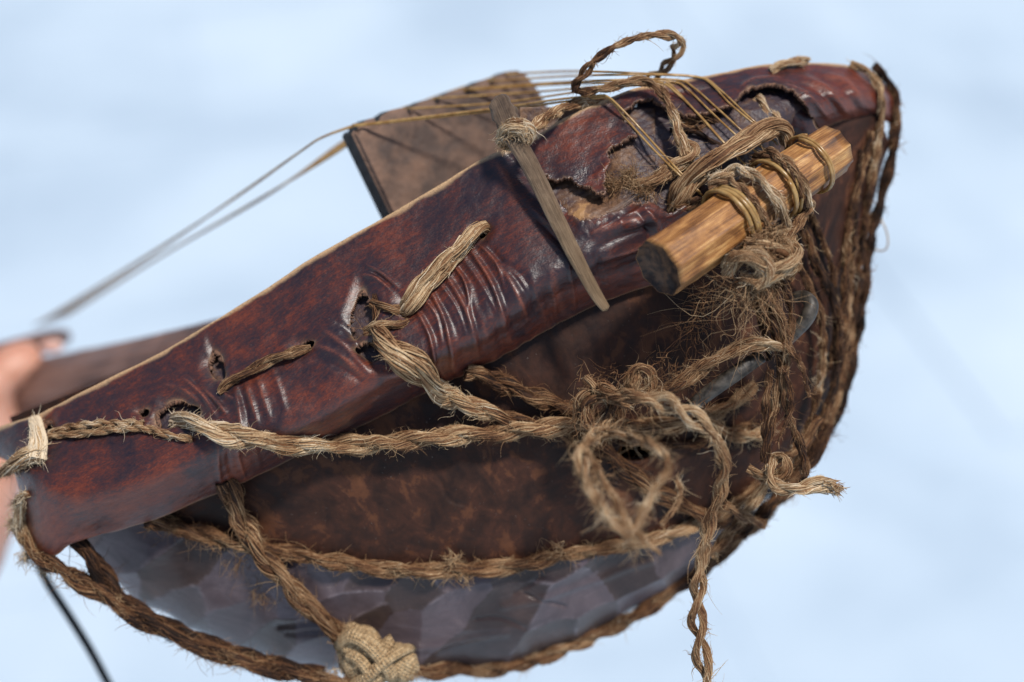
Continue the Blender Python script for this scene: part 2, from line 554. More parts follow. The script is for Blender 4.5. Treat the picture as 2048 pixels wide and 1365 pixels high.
Bp = [(54, 1060, -430), (62, 1090, -330), (100, 1114, -240), (170, 1078, -175), (295, 1043, -120), (432, 988, -90), (519, 950, -70), (640, 893, -55),
      (760, 835, -48), (874, 775, -42), (1000, 716, -40), (1100, 658, -42), (1206, 606, -46), (1290, 575, -60), (1360, 556, -75), (1470, 470, -105),
      (1550, 370, -145), (1605, 292, -175), (1657, 252, -195), (1705, 239, -225), (1745, 237, -260), (1775, 245, -320), (1796, 256, -420), (1800, 262, -540)]
Tp, Rp, Bp = (np.array(a, float) for a in (Tp, Rp, Bp))
for _a in (Tp, Rp, Bp):
    _a[:7, 2] = _a[6, 2] + (_a[:7, 2] - _a[6, 2]) * np.array([0.50, 0.46, 0.38, 0.36, 0.40, 0.5, 1.0])
_k = np.interp(np.arange(len(Tp)), [0, 2, 4, 13, 16, 23], [0.25, 0.9, 1.25, 1, 0.6, 0.2])
Rp[:, 2] += 26 * _k
Bp[:, 2] -= 34 * _k * np.interp(np.arange(len(Tp)), [0, 4, 8], [0.0, 0.45, 1.0])

TEAR = [(1085, 350), (1098, 360), (1110, 366), (1128, 358), (1146, 362), (1160, 374), (1178, 377), (1195, 388), (1213, 393), (1210, 372), (1213, 350), (1223, 330),
        (1217, 306), (1236, 292), (1256, 280), (1279, 277), (1268, 258), (1247, 240), (1252, 222), (1278, 208), (1305, 200), (1330, 216), (1372, 236), (1420, 230),
        (1464, 214), (1482, 192), (1505, 182), (1540, 176), (1580, 186), (1608, 206), (1624, 236), (1642, 266), (1600, 300), (1545, 345), (1485, 380),
        (1420, 398), (1370, 412), (1335, 424), (1305, 404), (1268, 412), (1225, 426), (1190, 441), (1163, 446), (1140, 428), (1112, 392)]
HOLES = [  # centre, semi-axes, angle of long axis
    (722, 628, 46, 23, 98), (735, 700, 26, 17, 30), (352, 826, 46, 25, -10), (431, 728, 30, 15, 80), (612, 689, 15, 9, -15), (963, 462, 13, 9, -40), (286, 822, 10, 8, 0),
    (92, 848, 10, 12, 0), (1140, 418, 3, 3, 0), (815, 612, 12, 8, 40)]
CREASES = []
for i, (x0, y0, x1, y1) in enumerate([(828, 612, 872, 752), (842, 592, 895, 748), (857, 574, 915, 742), (872, 560, 938, 728), (888, 545, 955, 716), (905, 528, 978, 706),
                                      (922, 512, 1000, 694), (938, 496, 1022, 680), (954, 486, 1045, 668), (970, 500, 1068, 650), (988, 520, 1090, 640)]):
    w_, a_ = [(5, 6), (4, 4), (6, 7), (4, 3), (7, 6), (4, 7), (5, 3), (6, 6), (4, 4), (8, 4), (5, 3)][i]
    q = [0, 5, -4, 7, 2, -3, 8, 0, 5, -5, 3][i]
    f_ = [1, .6, 1, .75, 1, .55, 1, .9, .5, 1, .7][i]; x1 = x0 + (x1 - x0) * f_; y1 = y0 + (y1 - y0) * f_
    CREASES.append(([(x0, y0), ((x0 + x1) / 2 + 10 + q, (y0 + y1) / 2 - 8), (x1 + q * 2, y1)], w_ * 1.0, a_ * 1.1))
    CREASES.append(([(x0 + 12 + q, y0 + 2), ((x0 + x1) / 2 + 23, (y0 + y1) / 2 - 6), (x1 + 14 - q, y1)], 8.0, -3.5))
for pts, w, a in [
    ([(645, 660), (700, 700), (742, 752)], 10, 6), ([(628, 690), (680, 712), (735, 760)], 9, 5), ([(668, 640), (706, 672), (728, 722)], 8, -5), ([(610, 712), (680, 735), (725, 762)], 8, -4),
    ([(742, 752), (800, 748), (850, 720)], 9, 5),
    ([(730, 528), (765, 548), (795, 575)], 5, 6), ([(722, 548), (752, 556), (782, 580)], 5, 5), ([(738, 540), (770, 560), (790, 580)], 5, -5),
    ([(470, 775), (478, 820), (482, 862)], 6, 5), ([(490, 768), (505, 810), (515, 850)], 6, 4), ([(515, 755), (528, 800), (540, 842)], 7, 4), ([(480, 772), (492, 820), (498, 858)], 6, -4),
    ([(545, 738), (560, 785), (572, 825)], 7, 3.5), ([(400, 770), (430, 800), (452, 828)], 6, 6), ([(365, 755), (405, 790), (430, 830)], 6, 5), ([(385, 760), (418, 796), (440, 830)], 6, -5),
    ([(440, 772), (452, 790), (470, 800)], 6, 6), ([(330, 770), (370, 782), (405, 812)], 5, 4),
    ([(437, 880), (436, 930), (444, 982)], 5, 4), ([(470, 872), (478, 920), (492, 965)], 5, 4), ([(455, 878), (458, 930), (470, 975)], 6, -4), ([(500, 868), (512, 905), (522, 945)], 6, 3),
    ([(1085, 420), (1120, 462), (1150, 490)], 6, 6), ([(1062, 415), (1100, 452), (1140, 492)], 5, 4), ([(1075, 440), (1110, 475), (1140, 505)], 6, -5),
    ([(1180, 470), (1230, 452), (1300, 432)], 10, 7), ([(1190, 500), (1250, 470), (1320, 452)], 10, -7), ([(1200, 520), (1260, 498), (1325, 470)], 9, 7), ([(1230, 545), (1290, 520), (1330, 500)], 8, -6),
    ([(1250, 410), (1285, 405), (1318, 420)], 8, 8), ([(1290, 420), (1312, 450), (1318, 500)], 7, 8), ([(1275, 425), (1296, 460), (1300, 510)], 6, -7),
    ([(1138, 530), (1146, 580), (1150, 628)], 4, 5), ([(1190, 500), (1200, 545), (1208, 600)], 6, -4), ([(1100, 560), (1108, 600), (1112, 640)], 5, 4),
    ([(1560, 172), (1620, 196), (1660, 240)], 7, 7), ([(1580, 162), (1640, 184), (1680, 232)], 6, -6), ([(1600, 152), (1655, 178), (1698, 228)], 7, 6), ([(1625, 150), (1680, 172), (1715, 220)], 8, -5),
    ([(1642, 148), (1695, 165), (1730, 215)], 8, 4), ([(1480, 178), (1510, 164), (1560, 158)], 6, 6), ([(1300, 186), (1370, 184), (1460, 176)], 9, -5),
    ([(1190, 355), (1205, 345), (1220, 330)], 6, 6), ([(1236, 330), (1256, 320), (1268, 300)], 5, 3),
    ([(1010, 302), (1050, 345), (1080, 400)], 12, -8), ([(975, 315), (1005, 345), (1030, 400)], 16, 5),
    ([(120, 1100), (160, 1088), (215, 1066)], 5, -5), ([(130, 1085), (190, 1068), (250, 1050)], 5, 4)]:
    CREASES.append((pts, w, a))

M, NA, NB = 1050, 120, 60


def build_leather():
    t = np.linspace(0, len(Tp) - 1, M)
    # denser where columns are far apart: reparametrise by ridge length
    dense = catmull(Rp, np.linspace(0, len(Rp) - 1, 2000))
    L = np.r_[0, np.cumsum(np.linalg.norm(np.diff(dense, axis=0), axis=1))]
    tt = np.interp(np.linspace(0, L[-1], M), L, np.linspace(0, len(Rp) - 1, 2000))
    T = catmull(Tp, tt); R = catmull(Rp, tt); B = catmull(Bp, tt)
    ulen = np.linspace(0, L[-1], M)
    rows = []
    va = np.linspace(0, 1, NA + NB)
    mid1 = (T + R) / 2 + np.array([0, 0, 7.0]); mid2 = (R + B) / 2 + np.array([2.0, 3.0, 14.0])
    ctrl = np.stack([T, mid1, R, mid2, B], 1)            # M,5,3
    knots = np.interp(np.arange(NA + NB), [0, NA - 1, NA + NB - 1], [0, 2, 4])
    G = np.zeros((NA + NB, M, 3))
    for i in range(M):
        G[:, i] = catmull(ctrl[i], knots)
    # soften the ridge
    for _ in range(4):
        G[1:-1] = 0.25 * G[:-2] + 0.5 * G[1:-1] + 0.25 * G[2:]
    N0, M0 = G.shape[:2]
    vlen = np.cumsum(np.r_[np.zeros((1, M)), np.linalg.norm(np.diff(G, axis=0), axis=2)], 0)
    U = np.broadcast_to(ulen, (N0, M0))
    P = G.reshape(-1, 3).copy(); p2 = P[:, :2].copy(); u = U.reshape(-1); v = vlen.reshape(-1)
    vv = np.repeat(np.linspace(0, 1, N0), M0)
    disp = 4.0 * fbm(u / 120, v / 90, 3, 4) + 0.7 * fbm(u / 26, v / 18, 9, 3)
    # crumpling in the lower right flap
    cr = np.exp(-(((p2[:, 0] - 1275) / 90) ** 2 + ((p2[:, 1] - 440) / 60) ** 2))
    disp += cr * 9 * (1 - 2 * np.abs(fbm(u / 80, v / 44, 21, 2)))
    # faint pleats along the lower face
    pl = np.sin(u / 7.5 + 5 * fbm(u / 60, v / 200, 31, 2)) * (0.35 + 0.65 * vnoise(u / 50, v / 400, 5))
    win = sstep(0.55, 0.72, vv) * (sstep(740, 860, p2[:, 0]) * (1 - sstep(1080, 1200, p2[:, 0])) + 0.35)
    disp += 1.1 * pl * win
    crest = np.clip(pl - 0.45, 0, 1) * win * 1.2 * vnoise(u / 20, v / 30, 33)
    for pts, w, a in CREASES:
        bb = np.array(pts); pad = w * 4
        k = np.where((p2[:, 0] > bb[:, 0].min() - pad) & (p2[:, 0] < bb[:, 0].max() + pad) & (p2[:, 1] > bb[:, 1].min() - pad) & (p2[:, 1] < bb[:, 1].max() + pad))[0]
        d, q = poly_dist(p2[k], catmull(bb, np.linspace(0, len(bb) - 1, 9)))
        fade = np.sin(np.clip(q, 0.02, 0.98) * math.pi) ** 0.6
        g = np.exp(-(d / w) ** 2) * fade
        disp[k] += a * g
        if a > 3.5: crest[k] = np.maximum(crest[k], 0.85 * np.exp(-(d / (w * 0.45)) ** 2) * fade * (0.25 + 0.9 * vnoise(u[k] / 25, v[k] / 25, 35)))
    # signed distances to tear and holes
    jit = np.stack([fbm(p2[:, 0] / 9, p2[:, 1] / 9, 41, 3), fbm(p2[:, 0] / 9, p2[:, 1] / 9, 43, 3)], 1) * 5
    d, _ = poly_dist(p2 + jit, TEAR, True)
    sd = np.where(in_poly(p2 + jit, TEAR), -d, d)
    hd = np.full(len(p2), 1e3)
    for (cx, cy, a, b, ang) in HOLES:
        c, s_ = math.cos(math.radians(ang)), math.sin(math.radians(ang))
        q = p2 - np.array([cx, cy])
        x = (q[:, 0] * c + q[:, 1] * s_) / a; y = (-q[:, 0] * s_ + q[:, 1] * c) / b
        tt_ = np.arctan2(y, x)
        r = np.sqrt(x * x + y * y) / (1 + 0.10 * np.sin(3 * tt_ + cx) + 0.06 * np.sin(5 * tt_ + cy))
        h1 = (r - 1) * min(a, b)
        snap = (h1 < 0) & (h1 > -3.2) & (r > 0.2)
        P[snap, :2] = np.array([cx, cy]) + q[snap] / r[snap][:, None]      # pull the hole's border onto a smooth outline
        h1[snap] = 0.01
        hd = np.minimum(hd, h1)
    disp += 9 * np.exp(-np.maximum(sd, 0) / 18) * (0.4 + 0.9 * vnoise(p2[:, 0] / 30, p2[:, 1] / 30, 51)) * (vv < 0.6)
    disp += np.where(hd < 40, -9 * np.exp(-np.maximum(hd, 0) / 10) + 1.5 * np.exp(-((hd - 18) / 9) ** 2), 0)
    # apply along normals in photo-pixel space
    du = np.gradient(G, axis=1); dv = np.gradient(G, axis=0)
    Nn = np.cross(du, dv); Nn /= np.linalg.norm(Nn, axis=2)[..., None] + 1e-9
    if Nn[:, M0 // 2, 2].mean() < 0: Nn = -Nn
    P = P + Nn.reshape(-1, 3) * disp[:, None]
    edge = np.exp(-np.maximum(np.minimum(sd, hd), 0) / 2.2) * 0.55 * vnoise(p2[:, 0] / 14, p2[:, 1] / 14, 55)
    top = vlen.reshape(-1)
    ew = 9 + 6 * fbm(u / 45, u * 0, 61, 3)
    edge = np.maximum(edge, np.clip(1.25 - top / np.maximum(ew, 2), 0, 1))
    bot = (vlen[-1][None] - vlen).reshape(-1)
    edge = np.maximum(edge, 0.35 * np.clip(1.2 - bot / 5, 0, 1))
    red = 0.5 * (1 - sstep(150, 700, p2[:, 0])) * sstep(0.35, 0.8, vv) + 0.25 * sstep(0.6, 0.8, vv) + 0.35 * np.exp(-(((p2[:, 0] - 1140) / 90) ** 2 + ((p2[:, 1] - 300) / 60) ** 2)) \
        + 0.5 * sstep(1560, 1640, p2[:, 0]) - 0.30 * np.exp(-(((p2[:, 0] - 1060) / 110) ** 2 + ((p2[:, 1] - 430) / 90) ** 2))
    idx = np.arange(N0 * M0).reshape(N0, M0)
    Q = np.stack([idx[:-1, :-1], idx[1:, :-1], idx[1:, 1:], idx[:-1, 1:]], -1).reshape(-1, 4)
    keep = ((sd > 0) & (hd > 0))[Q].all(1)
    Q = Q[keep]
    used = np.zeros(len(P), bool); used[Q.reshape(-1)] = True
    remap = np.cumsum(used) - 1
    Wp = W(P)
    # orient towards the camera
    q = Q[len(Q) // 2]; nn = np.cross(Wp[q[1]] - Wp[q[0]], Wp[q[2]] - Wp[q[0]])
    if nn @ (CAM - Wp[q[0]]) < 0: Q = Q[:, ::-1]
    ob = make_mesh('leather_rim', Wp[used], remap[Q], LEATHER, lyre,
                   {'gco': np.stack([u, v, 0 * u], 1)[used] / 100, 'peb': np.exp(-(((p2[:, 0] - 1140) / 110) ** 2 + ((p2[:, 1] - 310) / 80) ** 2))[used], 'edge': edge[used], 'crest': crest[used], 'red': red[used]}, mats=[LEATHER, RAW])
    so = ob.modifiers.new('thickness', 'SOLIDIFY'); so.thickness = 9 * S; so.offset = -1; so.material_offset_rim = 1; so.use_even_offset = False
    return P, G


LP, LG = build_leather()

# ------------------------------------------------------------------ carved bowl
C0 = np.array([905., 550.]); E1 = np.array([0.930, -0.367]); E2 = np.array([0.367, 0.930])
SIL = np.array([(170, 1088), (258, 1180), (398, 1258), (560, 1314), (720, 1344), (900, 1334), (1050, 1312), (1180, 1264), (1370, 1150), (1470, 1062), (1560, 968),
                (1654, 836), (1704, 640), (1728, 480), (1754, 380), (1782, 275)], float)
SIL[:, 1] += 9 * (SIL[:, 0] < 1600)
sx = (SIL - C0) @ E1; sy = (SIL - C0) @ E2
sx = np.r_[-930, sx, 912]; sy = np.r_[150, sy, -60]
RD = [(300, 1040), (330, 1052), (400, 1066), (470, 1084), (560, 1102), (640, 1120), (720, 1132), (800, 1141), (900, 1140), (1000, 1136), (1060, 1126), (1120, 1113), (1200, 1100),
      (1290, 1084), (1390, 1052), (1460, 1018), (1520, 970)]


def build_bowl():
    nc, nf, nb = 520, 300, 40
    xs = np.linspace(-928, 910, nc)
    Sx = smooth1d(np.interp(xs, sx, sy), 6)
    Zc = -170 * np.abs(xs / 925) ** 2.8
    sz = (1 - np.clip(np.abs(xs / 935), 0, 1) ** 2.6) ** 0.45
    e = 2 / 2.35
    th = np.r_[np.linspace(0, math.pi / 2, nf), np.linspace(math.pi / 2, math.pi, nb)[1:]]
    Y0 = np.minimum(-60.0, Sx - 120)
    G = np.zeros((len(th), nc, 3))
    for i, a in enumerate(th):
        yy = Y0 + (Sx - Y0) * abs(math.sin(a)) ** e
        if a <= math.pi / 2:
            z = Zc - 95 - 300 * sz * (1 - max(math.cos(a), 0) ** e)
        else:
            z = Zc - 95 - 300 * sz - 520 * sz * abs(math.cos(a)) ** e
        G[i, :, 0] = C0[0] + E1[0] * xs + E2[0] * yy
        G[i, :, 1] = C0[1] + E1[1] * xs + E2[1] * yy
        G[i, :, 2] = z
    P = G.reshape(-1, 3); p2 = P[:, :2]
    X = np.tile(xs, len(th)); Yp = ((p2 - C0) @ E2)
    rd = np.array(RD, float)
    yr = np.interp(p2[:, 0], rd[:, 0], rd[:, 1])
    zone = sstep(-6, 6, p2[:, 1] - yr) 
    # tool facets
    r2 = np.random.default_rng(11)
    pts = []
    for _ in range(4000):
        c = np.array([r2.uniform(-900, 900), r2.uniform(180, 780)])
        if all(np.hypot((c[0] - o[0]) * 0.5, (c[1] - o[1]) * 1.0) > (34 + 50 * vnoise(c[0] / 160, c[1] / 120, 79)) for o in pts): pts.append(c)
    pts = np.array(pts)
    ang = np.repeat(np.linspace(0, 1, len(th))[:, None] * 950, nc, 1).reshape(-1)
    sk = Yp + 0.22 * X
    A = np.stack([X * 0.5 - 0.18 * Yp, sk], 1); pb = np.stack([pts[:, 0] * 0.5 - 0.18 * pts[:, 1], pts[:, 1] + 0.22 * pts[:, 0]], 1)
    A = A + 14 * np.stack([fbm(X / 120, Yp / 120, 191, 3), fbm(X / 120, Yp / 120, 193, 3)], 1)
    f1 = np.full(len(P), 1e9); f2 = np.full(len(P), 1e9)
    for c in pb:
        d = np.hypot(A[:, 0] - c[0], A[:, 1] - c[1])
        f2 = np.minimum(np.maximum(d, f1), f2); f1 = np.minimum(f1, d)
    cid = np.argmin(np.stack([np.hypot(A[:, 0] - c[0], A[:, 1] - c[1]) for c in pb]), 0)
    fsheen = r2.random(len(pb))[cid]  # random strength of the painted sheen, per facet
    fe = np.exp(-((f2 - f1) / 4.5) ** 2) * sstep(0.35, 0.75, vnoise(X / 90, ang / 90, 77))
    disp = zone * np.minimum(f1, 110) ** 2 * 0.0052 - 5 * zone * 0 + 3.5 * fbm(X / 110, Yp / 90, 71, 4) * (1 - 0.5 * zone)
    disp += -2 * zone                      # the scraped lower part is a step lower
    for pts_, w, a in [([(560, 1252), (600, 1247), (650, 1252)], 6, -9), ([(575, 1266), (620, 1262), (680, 1268)], 5, -6), ([(1030, 1190), (1055, 1172), (1085, 1152)], 4, -6),
                       ([(1050, 1188), (1090, 1200), (1130, 1214)], 3, -5), ([(950, 1238), (1000, 1236), (1050, 1250)], 3, -4), ([(880, 960), (900, 1000), (930, 1010)], 4, -3),
                       ([(800, 1290), (900, 1282), (1010, 1262)], 8, 6), ([(1005, 1215), (1130, 1182), (1300, 1120)], 8, 5)]:
        d, q = poly_dist(p2, catmull(np.array(pts_, float), np.linspace(0, 2, 7)))
        disp += a * np.exp(-(d / w) ** 2)
    du = np.gradient(G, axis=1); dv = np.gradient(G, axis=0)
    Nn = np.cross(du, dv); Nn /= np.linalg.norm(Nn, axis=2)[..., None] + 1e-9
    if Nn[nf // 3, nc // 2, 2] < 0: Nn = -Nn
    P = P + Nn.reshape(-1, 3) * disp[:, None]
    front = np.repeat(th < math.pi / 2, nc)
    q = p2 - np.array([1272, 905]); hole = ((q[:, 0] / 34) ** 2 + (q[:, 1] / 17) ** 2 < 1) & front
    idx = np.arange(len(th) * nc).reshape(len(th), nc)
    Q = np.stack([idx[:-1, :-1], idx[1:, :-1], idx[1:, 1:], idx[:-1, 1:]], -1).reshape(-1, 4)
    Q = Q[~hole[Q].any(1)]
    Wp = W(P)
    ob = make_mesh('bowl', Wp, Q, BOWL, lyre, {'gco': np.stack([X, ang, 0 * X], 1) / 100, 'zone': zone, 'facet_edge': fe, 'facet_sheen': fsheen})
    so = ob.modifiers.new('thickness', 'SOLIDIFY'); so.thickness = 30 * S; so.offset = -1 if ob.data.polygons[0] else -1
    return P[front]


BP = build_bowl()

# raster of the front surface, for laying ropes on it
CELL = 8
RW, RH = 2200 // CELL, 1500 // CELL
ZR = np.full((RH, RW), -900.0)
for pts in (LP, BP):
    ix = np.clip(((pts[:, 0] + 70) / CELL).astype(int), 0, RW - 1); iy = np.clip(((pts[:, 1]) / CELL).astype(int), 0, RH - 1)
    np.maximum.at(ZR, (iy, ix), pts[:, 2])
for _ in range(30):
    hole = ZR < -890
    if not hole.any(): break
    pad = np.pad(ZR, 1, mode='edge')
    nb = np.max([pad[:-2, 1:-1], pad[2:, 1:-1], pad[1:-1, :-2], pad[1:-1, 2:]], 0)
    ZR = np.where(hole, nb - 3, ZR)


def zsurf(p):
    ix = np.clip(((p[:, 0] + 70) / CELL).astype(int), 0, RW - 1); iy = np.clip((p[:, 1] / CELL).astype(int), 0, RH - 1)
    return ZR[iy, ix]


# ------------------------------------------------------------------ skin (sound table) behind the leather edge, and hide under the tear
def build_skin_top():
    n = 160
    tt = np.linspace(0.6, len(Tp) - 1, n)
    T = catmull(Tp, tt)
    k = np.linspace(0, 1, 24)
    zc = -420.0
    G = np.zeros((24, n, 3))
    for i, a in enumerate(k):
        G[i, :, 0] = T[:, 0] * (1 - a) + (0.82 * (T[:, 0] - 900) + 900) * a
        G[i, :, 1] = T[:, 1] + 6 + 70 * a + (-14 * math.sin(math.pi * min(a * 1.6, 1))) * (1 - sstep(200, 420, T[:, 0]))
        G[i, :, 2] = T[:, 2] - 8 - a * (900 + T[:, 2] * 0.9)
    idx = np.arange(24 * n).reshape(24, n)
    Q = np.stack([idx[:-1, :-1], idx[:-1, 1:], idx[1:, 1:], idx[1:, :-1]], -1).reshape(-1, 4)
    P = G.reshape(-1, 3)
    u = np.tile(tt, 24)
    ob = make_mesh('skin_top', W(P), Q, LEATHER, lyre, {'gco': np.stack([u, np.repeat(k, n) * 6, 0 * u], 1), 'edge': 0 * u, 'crest': 0 * u, 'red': 0 * u + .3})
    so = ob.modifiers.new('thickness', 'SOLIDIFY'); so.thickness = 6 * S


build_skin_top()


def patch(name, x0, x1, y0, y1, zoff, disp_fn, pale_fn, mask_fn=None, nx=180, ny=110, mat=None):
    gx, gy = np.meshgrid(np.linspace(x0, x1, nx), np.linspace(y0, y1, ny))
    p = np.stack([gx.reshape(-1), gy.reshape(-1)], 1)
    # smooth leather depth: nearest point on the undisplaced band
    g = LG[::6, ::5].reshape(-1, 3)
    z = np.empty(len(p))
    for i in range(0, len(p), 2000):
        d = ((p[i:i + 2000, None, :] - g[None, :, :2]) ** 2).sum(2)
        w = 1.0 / (d + 60) ** 2
        z[i:i + 2000] = (w * g[:, 2]).sum(1) / w.sum(1)
    z = z + zoff + disp_fn(p)
    P = np.concatenate([p, z[:, None]], 1)
    idx = np.arange(nx * ny).reshape(ny, nx)
    Q = np.stack([idx[:-1, :-1], idx[1:, :-1], idx[1:, 1:], idx[:-1, 1:]], -1).reshape(-1, 4)
    if mask_fn is not None:
        Q = Q[mask_fn(p)[Q].all(1)]
    used = np.zeros(len(P), bool); used[Q.reshape(-1)] = True
    remap = np.cumsum(used) - 1
    u = p / 100
    ob = make_mesh(name, W(P)[used], remap[Q], mat or INNER, lyre,
                   {'pale': pale_fn(p)[used], 'gco': np.stack([u[:, 0], u[:, 1], 0 * u[:, 0]], 1)[used], 'edge': np.zeros(used.sum()), 'crest': np.zeros(used.sum()), 'red': np.zeros(used.sum())})
    so = ob.modifiers.new('thickness', 'SOLIDIFY'); so.thickness = 8 * S; so.offset = -1
    return ob


def blob(p, cx, cy, rx, ry):
    return np.exp(-(((p[:, 0] - cx) / rx) ** 2 + ((p[:, 1] - cy) / ry) ** 2))


patch('wooden_rim', 1040, 1310, 215, 480, -26,
      lambda p: 3 * fbm(p[:, 0] / 40, p[:, 1] / 40, 81, 3) + 14 * blob(p, 1180, 432, 45, 26) + 10 * blob(p, 1245, 330, 26, 60) - 10 * blob(p, 1200, 395, 30, 14),
      lambda p: 0.46 + 0.28 * fbm(p[:, 0] / 30, p[:, 1] / 30, 83, 3) + 0.45 * blob(p, 1150, 425, 34, 26) + 0.1 * blob(p, 1245, 335, 26, 60) - 0.45 * blob(p, 1278, 360, 26, 90))
patch('lining', 250, 830, 520, 880, -36, lambda p: 4 * fbm(p[:, 0] / 40, p[:, 1] / 40, 181, 3), lambda p: 0.12 + 0.25 * vnoise(p[:, 0] / 30, p[:, 1] / 30, 183),
      mask_fn=lambda p: in_poly(p, [(260, 790), (420, 690), (640, 545), (800, 560), (820, 700), (700, 780), (480, 860), (280, 880)]), nx=120, ny=80)
# crumpled dark hide folds in the right half of the tear
def crumple(seed, sxx, syy, amp):
    return lambda p: amp * (1 - 2 * np.abs(fbm((p[:, 0] + 0.5 * p[:, 1]) / sxx, (p[:, 1] - 0.35 * p[:, 0]) / syy, seed, 3)))


patch('hide_fold', 1275, 1480, 200, 430, -40, crumple(91, 170, 90, 13), lambda p: 0.02 + 0.18 * vnoise(p[:, 0] / 40, p[:, 1] / 25, 93), nx=150, ny=150)
patch('hide_fold', 1400, 1680, 160, 420, -46, crumple(95, 160, 80, 14), lambda p: 0.06 + 0.22 * vnoise(p[:, 0] / 40, p[:, 1] / 25, 97), nx=170, ny=140)


def strip(name, pts, w, mat, zup=0, tone=0.2, bend=0.35, thick=7, jag=4):
    """a curled leather strip with real thickness: pts (px,py,off)"""
    d, s = resample(np.array(pts, float), 4)
    z = smooth1d(zsurf(d[:, :2]), 4) * 0 + d[:, 2]
    tan = np.gradient(d[:, :2], axis=0); tan /= np.linalg.norm(tan, axis=1)[:, None]
    nrm = np.stack([-tan[:, 1], tan[:, 0]], 1)
    k = np.linspace(-1, 1, 15)
    ww = w * (0.75 + 0.25 * np.sin(np.linspace(0.1, 3.0, len(s)))) 
    G = np.zeros((15, len(s), 3))
    for i, a in enumerate(k):
        off = a * ww + jag * fbm(s / 14, s * 0 + a, 101, 2) * abs(a)
        G[i, :, :2] = d[:, :2] + nrm * off[:, None]
        G[i, :, 2] = z + bend * w * (1 - a * a) + 2.5 * fbm(s / 20, s * 0 + a * 2, 103, 3)
    n = len(s); idx = np.arange(15 * n).reshape(15, n)
    Q = np.stack([idx[:-1, :-1], idx[1:, :-1], idx[1:, 1:], idx[:-1, 1:]], -1).reshape(-1, 4)
    P = G.reshape(-1, 3)
    uv = np.stack([np.tile(s, 15), np.repeat(k * w, n), np.zeros(15 * n)], 1) / 100
    ed = np.repeat(np.abs(k) > 0.9, n) * 0.5
    Wp = W(P)
    q = Q[len(Q) // 2]; nn = np.cross(Wp[q[1]] - Wp[q[0]], Wp[q[2]] - Wp[q[0]])
    if nn @ (CAM - Wp[q[0]]) < 0: Q = Q[:, ::-1]
    ob = make_mesh(name, Wp, Q, mat, lyre, {'gco': uv, 'edge': ed, 'crest': ed * 0, 'red': ed * 0 + tone, 'pale': ed * 0 + tone})
    so = ob.modifiers.new('thickness', 'SOLIDIFY'); so.thickness = thick * S; so.offset = -1
    return ob


strip('hide_fold', [(1262, 262, -70), (1300, 300, -58), (1330, 350, -52), (1345, 400, -60)], 22, INNER, tone=0.02)
strip('hide_fold', [(1345, 240, -95), (1400, 290, -84), (1450, 330, -80)], 20, INNER, tone=0.10)
strip('hide_fold', [(1420, 232, -110), (1470, 258, -105), (1530, 262, -112), (1570, 250, -130)], 20, LEATHER, tone=0.1)
strip('hide_fold', [(1500, 196, -165), (1560, 214, -142), (1605, 250, -150), (1625, 290, -175)], 24, LEATHER, tone=-0.2)
strip('hide_fold', [(1150, 446, -25), (1200, 428, -28), (1270, 405, -32), (1322, 400, -40)], 14, INNER, tone=0.55)


